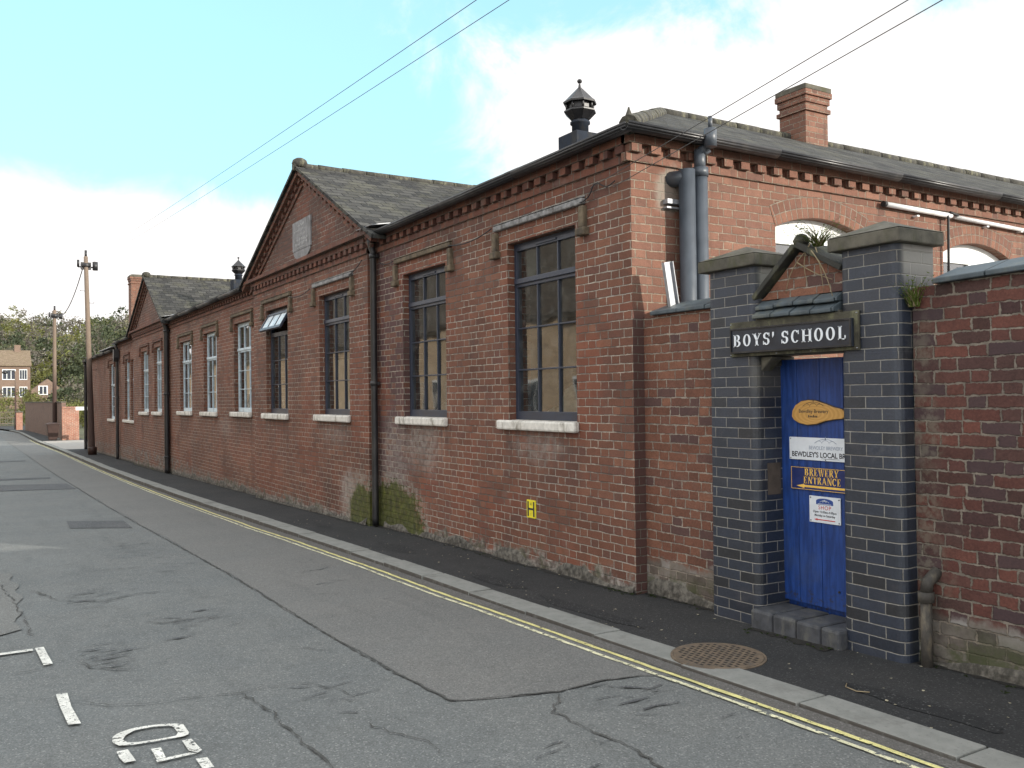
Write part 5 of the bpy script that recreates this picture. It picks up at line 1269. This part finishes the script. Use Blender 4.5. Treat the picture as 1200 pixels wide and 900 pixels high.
# =================================================================== PLANTS near
def tuft(name, label, base, n_, L_, spread, mts, seed, droop=.4, wid=.006, parts=True):
    r = random.Random(seed); o = thing(name, label, 'plant', base)
    for mi_, mt in enumerate(mts):
        mb = MB()
        for i in range(n_ if mi_ == 0 else n_ // 2):
            a = r.uniform(0, 2 * pi); l = L_ * r.uniform(.5, 1.1); d = Vector((cos(a) * spread * r.uniform(.2, 1), sin(a) * spread * r.uniform(.2, 1) - .1, 1)).normalized()
            p = Vector(base) + Vector((r.uniform(-.03, .03), r.uniform(-.02, .02), 0)); k = 5; prev = None; side = Vector((-sin(a), cos(a), 0)) * wid
            for j in range(k + 1):
                t_ = j / k; q = p + d * l * t_ + Vector((cos(a), sin(a), 0)) * l * .3 * t_ * t_ - Vector((0, 0, droop * l * t_ * t_))
                ww = (1 - t_ * .9); cur = [q - side * ww, q + side * ww]
                if prev: mb.poly([prev[0], prev[1], cur[1], cur[0]])
                if prev and mi_ == 0 and j > 1:
                    for s_ in (-1, 1):
                        lf = q + (side * s_ * 3 + Vector((0, 0, .004))) * r.uniform(.5, 1.5); mb.poly([q, q + d * .008, lf + d * .004]) if r.random() < .6 else None
                prev = cur
        mb.build('foliage' if mi_ == 0 else 'dry_stems', mt, o)
    return o
M_pl = leafm('wall_plant_green', (.10, .14, .025)); M_dry = leafm('dry_stem', (.26, .21, .13)); M_dk = leafm('dark_leaf', (.03, .042, .016))
tuft('wall_plant', 'small ferny yellow-green plant sprouting from the gateway pediment', (1.88, .1, 2.70), 90, .32, 1.5, [M_pl, M_dry], 1, .4, wid=.0035)
tuft('wall_plant', 'grassy tuft growing in the joint beside the right gateway pillar', (2.60, .085, 2.22), 60, .24, .5, [M_pl, M_dry], 2, .25, wid=.003)
mb = MB()
for (a, b2_, c) in (((1.86, .04, 2.72), (1.78, .02, 2.60), (1.84, .035, 2.44)), ((1.84, .04, 2.68), (1.68, .03, 2.58), (1.64, .04, 2.40)), ((1.92, .02, 2.68), (1.98, .0, 2.55), (1.97, .03, 2.38)), ((1.9, .0, 2.66), (2.04, -.01, 2.5), (2.06, .02, 2.3)), ((1.75, .035, 2.6), (1.9, .03, 2.5), (2.05, .02, 2.45))):
    pts_ = [tuple(Vector(a).lerp(Vector(b2_), t_).lerp(Vector(b2_).lerp(Vector(c), t_), t_)) for t_ in [i / 8 for i in range(9)]]
    mb.tube(pts_, .005, 5, r1=.002)
tag(mb.build('dry_creeper', M_dry), 'bare pale creeper stems trailing down the brick pediment over the gate', 'plant')
# weeds & litter along the wall foot
mb = MB(); r = random.Random(21)
for i in range(90):
    x = r.choice([r.uniform(-.6, .95), r.uniform(-.3, .3), r.uniform(2.7, 4.0), r.uniform(1.4, 2.1), r.uniform(-8, 0)]); y = (-.03 if x < 0 else .08 if x < .9 or x > 2.6 else -.11) - abs(r.gauss(0, .05)); z_ = G(x) + .004
    a = r.uniform(0, pi); l = r.uniform(.012, .035)
    for s_ in range(3):
        aa = a + s_ * 1.1; mb.poly([(x, y, z_), (x + l * cos(aa) * .3, y + l * sin(aa) * .3 - .004, z_ + l * .4), (x + l * cos(aa), y + l * sin(aa), z_ + l * .3)])
tag(mb.build('wall_foot_weeds', [M_dk]), kind='stuff')
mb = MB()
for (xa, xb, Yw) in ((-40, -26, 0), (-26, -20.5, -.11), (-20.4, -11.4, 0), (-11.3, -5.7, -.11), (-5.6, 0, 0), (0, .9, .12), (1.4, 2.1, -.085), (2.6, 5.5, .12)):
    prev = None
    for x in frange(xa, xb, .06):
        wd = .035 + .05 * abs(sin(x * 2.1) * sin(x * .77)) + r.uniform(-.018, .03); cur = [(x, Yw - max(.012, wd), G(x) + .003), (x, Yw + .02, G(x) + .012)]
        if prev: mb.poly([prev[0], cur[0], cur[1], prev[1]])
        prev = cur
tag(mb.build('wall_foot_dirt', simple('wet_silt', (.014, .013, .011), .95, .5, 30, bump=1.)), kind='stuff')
mb = MB()
for i in range(230):
    x = r.uniform(-7, 4.2); y = r.choice([r.uniform(-.12, .02), r.uniform(-.9, -.1), r.uniform(-.9, -.1)]); z_ = G(x) + .006
    if abs(x - 1.79) < .34 and abs(y + .8) < .34: continue
    l = r.uniform(.003, .012); a = r.uniform(0, 2 * pi); mb.poly([(x + l * cos(a + q) * r.uniform(.6, 1.3), y + l * sin(a + q) * r.uniform(.6, 1.3), z_ + r.uniform(0, .004)) for q in (0, 1.6, 3.1, 4.6)])
tag(mb.build('pavement_litter', simple('litter', (.34, .31, .22), .8, .4, 40, bump=0)), kind='stuff')
mb = MB(); prev = (2.62, -.62)
for q in ((2.66, -.68), (2.74, -.70), (2.80, -.66)): mb.tube([(prev[0], prev[1], G(prev[0]) + .008), (q[0], q[1], G(q[0]) + .01)], .003, 4); prev = q
tag(mb.build('fallen_twig', M_dry), 'thin pale curved twig lying on the dark pavement near the gate', 'twig')

# =================================================================== POLES, WIRES
m_, n_, b_ = mat('pole_wood'); p = n_.pos(); xx, yy, zz = n_.new_sep(p)
g = n_.noise(n_.vm('MULTIPLY', p, (6, 6, .5)), 3, 5, .6)
c = n_.mix(n_.ss(n_.m('ADD', zz, n_.m('MULTIPLY', g, 1.2)), 2.8, 5.0), (.050, .028, .022), (.16, .12, .09)); sh = n_.m('ADD', .7, n_.m('MULTIPLY', g, .6))
n_.put(b_.inputs['Base Color'], n_.mix(1, c, n_.comb(sh, sh, sh), 'MULTIPLY')); b_.inputs['Roughness'].default_value = .85
M_pole = m_
def pole(label, bx, by, tx, ty, zt, r0, r1, group=None):
    zb = G(bx); o = thing('telegraph_pole', label, 'telegraph pole', (bx, by, zb), 'wooden telegraph poles')
    mb = MB(); k = 10; mb.tube([(bx + (tx - bx) * i / k, by + (ty - by) * i / k, zb - .5 + (zt - zb + .5) * i / k) for i in range(k + 1)], r0, 12, r1=r1); mb.build('pole_shaft', M_pole, o)
    mb = MB(); mb.tube([(tx, ty, zt - .05), (tx, ty, zt + .28)], r1 * .6, 8); mb.box(tx - .10, tx + .10, ty - .2, ty + .2, zt - .55, zt - .25); mb.tube([(tx, ty - .32, zt - .45), (tx, ty + .32, zt - .45)], .03, 6); mb.tube([(tx, ty - .3, zt - .45), (tx, ty - .3, zt - .15)], .05, 8); mb.lathe((tx, ty, zt - .5), [(r1 + .05, 0), (r1 + .13, .05), (r1 + .13, .18), (r1 + .05, .22)], 10)
    mb.tube([(tx + .1, ty + .36, zt - .58), (tx + .1, ty + .36, zt - .22)], .11, 10)
    mb.build('pole_head', M_black, o)
    for i in range(7):
        mb = MB(); z = zb + 2.6 + i * (zt - zb - 3.4) / 7 + (i % 2) * .2; t_ = (z - zb) / (zt - zb); x = bx + (tx - bx) * t_; y = by + (ty - by) * t_; s_ = 1 if i % 2 else -1
        mb.tube([(x, y, z), (x, y + .26 * s_, z)], .011, 5); mb.tube([(x, y + .26 * s_, z), (x, y + .26 * s_, z + .04)], .012, 5); mb.build('climbing_step', M_black, o)
    return o
p1 = pole('tall leaning wooden telegraph pole on the pavement at the far end of the school', -34.6, -.42, -36.6, -.42, 7.95, .125, .085)
mb = MB(); mb.lathe((-34.6, -.42, G(-34.6)), [(.17, 0), (.17, .3), (.155, .32)], 12); mb.build('pole_guard', M_binbrown, p1)
pole('wooden telegraph pole standing behind the brown bin at the street end', -60.3, .12, -60.3, .16, 7.75, .14, .10)
def wire(name, label, pts_, r_, cat='cable'):
    mb = MB(); mb.tube(pts_, r_, 5); return tag(mb.build(name, M_wire), label, cat, 'overhead cables')
wire('overhead_cable', 'slack overhead cable between the two telegraph poles', sag((-36.6, -.5, 7.6), (-60.3, .16, 7.5), .9, 24), .022)
def ext(a, b2_, f): a = Vector(a); b2_ = Vector(b2_); return tuple(a + (b2_ - a) * f)
wire('overhead_cable', 'upper of the long cables running from the tall pole over the street', sag((-36.6, -.55, 7.75), ext((-36.6, -.55, 7.75), (.85, -1.34, 4.89), 1.12), .12, 40), .0034)
wire('overhead_cable', 'lower of the long cables running from the tall pole over the street', sag((-36.6, -.35, 7.6), ext((-36.6, -.35, 7.6), (1.03, -1.1, 4.90), 1.12), .12, 40), .0034)
wire('overhead_cable', 'upper service cable leaving the school corner to the right', [(-.54, -.03, 3.58), ext((-.54, -.03, 3.58), (3.84, -.36, 4.03), 1.35)], .0034)
wire('overhead_cable', 'lower service cable leaving the school corner to the right', [(-.21, -.03, 3.52), ext((-.21, -.03, 3.52), (3.92, -.36, 3.93), 1.35)], .0034)

# =================================================================== STREET END
def simplewall(name, label, pts_, th, z1, mt, cope=None):
    o = thing(name, label, 'wall', (pts_[0][0], pts_[0][1], G(pts_[0][0])))
    mb = MB(); cp = MB()
    for a, b2_ in zip(pts_[:-1], pts_[1:]):
        a3 = Vector((a[0], a[1], 0)); b3 = Vector((b2_[0], b2_[1], 0)); d = (b3 - a3).normalized(); s_ = Vector((-d.y, d.x, 0)) * th / 2
        P = [a3 - s_, b3 - s_, b3 + s_, a3 + s_]; zb = min(G(a[0]), G(b2_[0])) - .3
        mb.prism([(q.x, q.y, zb) for q in P], (0, 0, z1 - zb)); s2 = s_ * 1.3
        cp.prism([(q.x, q.y, z1 + .003) for q in [a3 - s2, b3 - s2, b3 + s2, a3 + s2]], (0, 0, .09))
    mb.build('wall', mt, o); cp.build('coping', M_stone if cope is None else cope, o, bevel=.01); return o
simplewall('garden_wall', 'long weathered brown garden wall running from the brown bin towards the fence', [(-57.2, .42), (-66, .32), (-76, .05), (-84.5, -.25)], .25, 1.62, M_farwall)
simplewall('gate_end_wall', 'bright red brick wall end facing the sunlit opening past the school', [(-56.9, .28), (-56.9, 1.25)], .3, 1.28, M_redgate, M_redgate)
o = thing('gate_post', 'brick gate post with stone cap at the far end of the garden wall', 'gate post', (-86.5, -.75, G(-86.5)))
mb = MB(); mb.box(-86.75, -86.2, -1.0, -.5, -1.2, .75); mb.build('post', M_redgate, o); mb = MB(); mb.box(-86.8, -86.15, -1.05, -.45, .753, .86); mb.build('cap', M_stone, o, bevel=.02)
# metal fence at the end
FE = thing('metal_fence', 'grey-brown railing fence closing the far end of the street', 'fence', (-103, -4, -.85))
mb = MB()
for y in frange(-14, 0, .22): mb.box(-103.02, -102.98, y - .015, y + .015, -.85, .68)
for z in (-.6, 0.0, .62): mb.box(-103.05, -102.95, -14, 0, z, z + .07)
for y in frange(-14, 0, 2.0): mb.box(-103.1, -102.9, y - .06, y + .06, -.85, .8)
mb.build('railings', simple('fence_timber', (.14, .11, .085), .8, .2, 5), FE)
# bin
BN = thing('wheelie_bin', 'dark brown wheelie bin standing at the end of the brown wall', 'bin', (-56.6, -.25, G(-56.6)))
zb = G(-56.6)
mb = MB(); b0 = [(-56.85, -.50), (-56.35, -.50), (-56.35, .0), (-56.85, .0)]; t0 = [(-56.95, -.60), (-56.25, -.60), (-56.25, .1), (-56.95, .1)]
k = len(mb.v); mb.v += [(*q, zb + .06) for q in b0] + [(*q, zb + 1.0) for q in t0]
for f in ((0, 3, 2, 1), (4, 5, 6, 7), (0, 1, 5, 4), (1, 2, 6, 5), (2, 3, 7, 6), (3, 0, 4, 7)): mb.f.append([k + i for i in f]); mb.mi.append(0)
mb.build('bin_body', M_binbrown, BN, bevel=.03)
mb = MB(); mb.box(-57.0, -56.2, -.65, .16, zb + 1.003, zb + 1.06); mb.prism([(-56.95, -.6, zb + 1.063), (-56.25, -.6, zb + 1.063), (-56.35, -.45, zb + 1.12), (-56.85, -.45, zb + 1.12)], (0, .5, 0)); mb.build('bin_lid', M_binbrown, BN, bevel=.02)
mb = MB()
for x in (-56.9, -56.35): mb.tube([(x, .05, zb + .1), (x + .05, .05, zb + .1)], .1, 12)
mb.build('bin_wheel', M_black, BN)
# white gate post things in the opening
o = thing('white_gate', 'white painted gate rail and post in the gap beside the school end', 'gate', (-46, .55, G(-46)))
mb = MB(); mb.box(-46.05, -45.95, .45, .58, G(-46), .55); mb.build('post', M_whiteboard, o); mb = MB(); mb.box(-52.0, -51.9, .6, 3.4, 1.18, 1.38); mb.box(-52, -51.9, 3.3, 3.4, G(-52), 1.17); mb.build('rail', M_whiteboard, o)
# street lamp
o = thing('street_lamp', 'old brown street lamp post in front of the brick house', 'street lamp', (-90, -.9, G(-90)))
mb = MB(); mb.tube([(-90, -.9, -.9), (-90, -.9, .6), (-90, -.9, 4.6)], [.11, .08, .05], 8); mb.build('lamp_post', M_pole, o)
mb = MB(); mb.tube([(-90, -.9, 4.5), (-90, -1.3, 4.7), (-90, -1.7, 4.62)], .03, 6); mb.lathe((-90, -1.75, 4.35), [(.1, 0), (.28, .05), (.2, .25), (.04, .32)], 8); mb.build('lamp_head', M_black, o)

# house on the rise
HO = thing('brick_house', 'brown brick house with tiled roof and white windows on the rise behind the fence', 'house', (-136, -4, 0))
mb = MB(); hx = -141; y0, y1 = -16, 3.1; zb, ze, zk = -.5, 7.0, 9.15; dpt = 6
mb.box(hx - dpt, hx, y0, y1, zb, ze); mb.prism([(hx, y1, ze), (hx - dpt, y1, ze), (hx - dpt / 2, y1, zk)], (0, -.3, 0)); hw = mb.build('wall', M_house, HO)
mb = MB()
mb.prism([(hx + .3, y1 + .15, ze - .15), (hx - dpt / 2, y1 + .15, zk), (hx - dpt / 2, y1 + .15, zk + .15), (hx + .3, y1 + .15, ze)], (0, -(y1 - y0 + .3), 0)); mb.prism([(hx - dpt - .3, y1 + .15, ze - .15), (hx - dpt / 2, y1 + .15, zk), (hx - dpt / 2, y1 + .15, zk + .15), (hx - dpt - .3, y1 + .15, ze)], (0, -(y1 - y0 + .3), 0))
rf = mb.build('roof', M_tile_far, HO); mb = MB(); mb.box(hx - 3.4, hx - 2.6, 1.2, 2.0, zk - .4, zk + .9); mb.build('chimney', M_house, rf)
for zc in (2.4, 4.9):
    for yc in (-12.5, -9, -5.5, -2.4, .4, 2.2):
        w_ = .85 if yc < 2 else .5
        mb = MB(); mb.box(hx + .003, hx + .06, yc - w_, yc + w_, zc, zc + 1.5); w = mb.build('window', M_whiteboard, HO)
        mb = MB()
        for s_ in (-1, 0, 1): mb.box(hx + .062, hx + .07, yc + s_ * w_ * .62 - w_ * .26, yc + s_ * w_ * .62 + w_ * .26, zc + .1, zc + 1.4)
        mb.build('pane', M_signblack, w)
mb = MB(); mb.prism([(-139, 3.12, .0), (-139, 8.0, .0), (-139, 8.0, 2.6), (-139, 5.2, 5.0), (-139, 3.12, 3.4)], (-5, 0, 0)); w = mb.build('annex', M_house, HO)
mb = MB(); mb.box(-138.99, -138.93, 4.0, 5.2, 2.7, 4.0); w2 = mb.build('window', M_whiteboard, w); mb = MB(); mb.box(-138.925, -138.915, 4.15, 4.55, 2.8, 3.9); mb.box(-138.925, -138.915, 4.65, 5.05, 2.8, 3.9); mb.build('annex_pane', M_signblack, w)

# =================================================================== OFF-FRAME HOUSES (terrace seen in the glass, unseen house added to shade the street)
OB = thing('terrace_house', 'brick terrace on the opposite side of the street, seen reflected in the school windows', 'house', (-30, -13, 0))
mb = MB(); mb.box(-95, -3, -21, -13, -1.2, 4.6); mb.build('wall', M_opp, OB)
mb = MB(); mb.prism([(-95.2, -12.8, 4.5), (-95.2, -17, 8.6), (-95.2, -17, 8.75), (-95.2, -12.75, 4.65)], (92.4, 0, 0)); mb.prism([(-95.2, -21.2, 4.5), (-95.2, -17, 8.6), (-95.2, -17, 8.75), (-95.2, -21.25, 4.65)], (92.4, 0, 0)); mb.build('roof', slate_mat('terrace_tile', (.07, .055, .042), (.12, .095, .07), (.09, .085, .05), .4), OB)
for x in frange(-92, -6, 4.3):
    mb = MB(); mb.box(x - .6, x + .6, -12.997, -12.94, .9, 2.4); w = mb.build('window', M_whiteboard, OB); mb = MB(); mb.box(x - .5, x - .03, -12.937, -12.93, 1.0, 2.3); mb.box(x + .03, x + .5, -12.937, -12.93, 1.0, 2.3); mb.build('pane', M_signblack, w)
strip('pavement', M_conc, frange(-100, 10, 2), lambda x: [-13.1, -10.6], lambda x, y: RD(x) + .10)
NB = thing('added_shade_house', 'unseen red brick house added outside the right edge of the view to shade the road', 'house', (7, 3, 0))  # added out of view, sized to shade the road and clear the side wall
mb = MB(); mb.box(7.1, 20, .3, 4.1, -.3, 4.5); mb.prism([(7.1, .3, 4.5), (7.1, 4.1, 4.5), (7.1, 2.2, 5.6)], (12.9, 0, 0)); mb.build('wall', M_side, NB)
mb = MB(); mb.prism([(6.95, .05, 4.36), (6.95, 2.2, 5.6), (6.95, 2.2, 5.75), (6.95, .05, 4.51)], (13.2, 0, 0)); mb.prism([(6.95, 4.35, 4.36), (6.95, 2.2, 5.6), (6.95, 2.2, 5.75), (6.95, 4.35, 4.51)], (13.2, 0, 0)); mb.build('roof', M_slate, NB)
# yard floor
mb = MB(); mb.poly([(.0, .3, .1), (16, .3, .1), (16, 20, .1), (.0, 20, .1)]); mb.build('yard_ground', M_conc, kind='structure')

# =================================================================== VEGETATION
def crown(mb, c, R_, H_, n_, m_, leaf, r, fill=.5):
    for _ in range(n_):
        a = r.uniform(0, 2 * pi); t_ = r.uniform(-1, 1); rr = (1 - abs(t_) ** 2.2) ** .5; f = r.uniform(fill, 1) ** .6
        q = Vector((cos(a) * R_ * rr * f, sin(a) * R_ * rr * f, H_ * t_ * r.uniform(.8, 1.05))) + Vector(c); cl_ = R_ * r.uniform(.16, .3); mi_ = r.choice([0, 0, 1, 1, 2])
        for _k in range(m_):
            d = Vector((r.gauss(0, 1), r.gauss(0, 1), r.gauss(0, .8))) * cl_ * .6; u = Vector((r.gauss(0, 1), r.gauss(0, 1), r.gauss(0, 1))).normalized(); v = u.orthogonal().normalized(); s_ = leaf * r.uniform(.6, 1.3)
            p_ = q + d; mb.poly([p_ - u * s_, p_ - v * s_ * .6, p_ + u * s_, p_ + v * s_ * .6], mi_)
def branches(mb, p, d, L_, r0, depth, r, mi=0, up=.25, spread=.6, twm=0):
    q = p + d * L_; mid = p + d * L_ * .5 + Vector((r.gauss(0, 1), r.gauss(0, 1), 0)) * L_ * .04
    mb.tube([p, mid, q], r0, 4 if depth > 1 else 3, mi=mi if depth > 1 else twm, cap=False, r1=r0 * .62, smooth=False)
    if depth == 0: return
    for i in range(r.choice([2, 3, 3]) if depth > 1 else 3):
        nd = (d + Vector((r.gauss(0, spread), r.gauss(0, spread), r.gauss(up, spread * .6)))).normalized()
        st_ = p.lerp(q, r.uniform(.55, 1)); branches(mb, st_, nd, L_ * r.uniform(.6, .82), r0 * .58, depth - 1, r, mi, up, spread, twm)
def leafy_tree(name, label, x, y, zb, H_, R_, mats_, seed, n_=70, m_=26, leaf=.28, group=None, low=.25, cat='tree'):
    r = random.Random(seed); o = thing(name, label, cat, (x, y, zb), group)
    mb = MB(); branches(mb, Vector((x, y, zb - .3)), Vector((0, 0, 1)), H_ * .42, H_ * .028, 3, r, up=.4); mb.build('trunk', M_bark, o)
    mb = MB(); crown(mb, (x, y, zb + H_ * (.5 + low / 2)), R_, H_ * (.5 - low / 2), n_, m_, leaf, r); mb.build('crown', mats_, o); return o
def bare_tree(name, label, x, y, zb, H_, seed, mt, depth=6, group=None, haze=None):
    r = random.Random(seed); o = thing(name, label, 'tree', (x, y, zb), group)
    mb = MB(); branches(mb, Vector((x, y, zb - .3)), Vector((0, 0, 1)), H_ * .27, H_ * .022, depth, r, up=.22, spread=.5); mb.build('trunk', mt, o)
    if haze:
        mb = MB(); crown(mb, (x, y, zb + H_ * .62), H_ * .36, H_ * .34, 60, 14, .10, r, .3); mb.build('crown', haze, o)
    return o
def gz(x, y): return G(x) - .22 + hill(x, y)
# pixel-free placement: along the valley slope beyond the street
leafy_tree('evergreen_tree', 'dark evergreen tree left of the near telegraph pole on the hill', -150, 14, gz(-150, 14), 11, 4.2, M_ev, 11, group='evergreens on the hillside')
leafy_tree('evergreen_tree', 'dark rounded evergreen just left of the school end', -98, 9.8, gz(-98, 9.8), 4.6, 1.9, M_ev, 12, n_=60, leaf=.2, group='evergreens on the hillside')
leafy_tree('evergreen_tree', 'low dark evergreen between the house annex and the far pole', -120, 6.0, gz(-120, 6), 4.2, 2.0, M_ev, 13, n_=60, leaf=.2, group='evergreens on the hillside')
leafy_tree('willow_tree', 'pale yellow-green willow rising behind the low end of the school', -92, 13.6, gz(-92, 14), 10.2, 3.1, M_sp, 14, n_=60, m_=30, leaf=.17, group='pale spring trees')
leafy_tree('willow_tree', 'pale green willow seen between the two poles', -105, 10.6, gz(-105, 10.6), 8.3, 2.6, M_sp, 15, n_=50, m_=26, leaf=.17, group='pale spring trees')
bare_tree('bare_tree', 'bare spreading tree on the skyline behind the far gable', -132, 20.5, gz(-132, 20), 14.5, 16, M_tw[1], 7, 'bare trees on the skyline')
bare_tree('bare_tree', 'bare grey tree on the skyline between the two poles', -150, 13.5, gz(-150, 13.5) + 2, 13.5, 17, M_tw[1], 7, 'bare trees on the skyline')
bare_tree('bare_tree', 'bare tree rising behind the roof ridge of the brick house', -165, 1.0, gz(-165, 1), 11.0, 18, M_tw[1], 7, 'bare trees on the skyline')
for i, (x, y, H_, R_, mt, lb) in enumerate([(-112, -2.6, 3.6, 2.2, M_sp, 'pale green shrub behind the left end of the fence'), (-114, .8, 4.4, 2.4, M_sp, 'olive shrub below the house windows'), (-108, 2.2, 2.6, 1.6, M_sp, 'yellow-green bush above the garden wall'), (-104, 4.6, 2.9, 1.9, M_sp, 'broad olive bush behind the far pole'), (-96, 6.3, 2.9, 1.9, M_sp, 'yellow-green bush right of the far pole'), (-90, 8.0, 2.8, 1.8, M_sp, 'pale bush above the red wall end'), (-110, 6.8, 4.0, 1.6, M_tw, 'greyish twiggy bush at the foot of the slope'), (-72, 4.6, 2.2, 1.5, M_sp, 'green hedge bush seen through the gap beside the school'), (-118, -5.5, 5.2, 3.2, M_sp, 'tall olive bush against the house front'), (-121, -2.2, 4.4, 2.2, M_tw, 'twiggy bare bush in front of the house door'), (-122, 2.6, 3.6, 1.6, M_sp, 'small yellowish tree at the right corner of the house'), (-116, 9.5, 4.6, 2.6, M_ev, 'dark green bush under the pale willow'), (-124, 7.8, 3.6, 2.4, M_ev, 'dark hedge right of the house annex'), (-109, 11.2, 3.6, 2.4, M_sp, 'broad yellow-green bush below the bare tree')]):
    leafy_tree('shrub', lb, x, y, gz(x, y), H_, R_, mt, 40 + i, n_=46, m_=22, leaf=.13, group='shrubs beyond the street end', low=.0, cat='shrub')
# wooded hillside: one mass
mb = MB(); r = random.Random(99)
allm = M_ev + M_tw + M_sp
for i in range(440):
    x = r.uniform(-290, -146) if i < 190 else (r.uniform(-160, -122) if i < 330 else r.uniform(-205, -148)); y = r.uniform(-70, 75) if i < 190 else (r.choice([r.uniform(8.5, 40), r.uniform(-60, -17)]) if i < 330 else r.uniform(-12, 24)); z_ = gz(x, y)
    kind_ = r.choice([0, 0, 3, 3, 3, 6]) if y > -12 else r.choice([0, 3, 3, 6])
    H_ = (r.uniform(5.0, 8.0) if i < 190 or i >= 330 else r.uniform(2.6, 5.2)) * (1 if y > -4 else .7); R_ = r.uniform(2.6, 4.2); k0 = len(mb.f)
    crown(mb, (x, y, z_ + H_ * .5), R_, H_ * .52, 34, 18, .30 if kind_ == 0 else .24, r, .25)
    for j in range(k0, len(mb.f)): mb.mi[j] += kind_
tag(mb.build('hillside_wood', allm), kind='stuff')
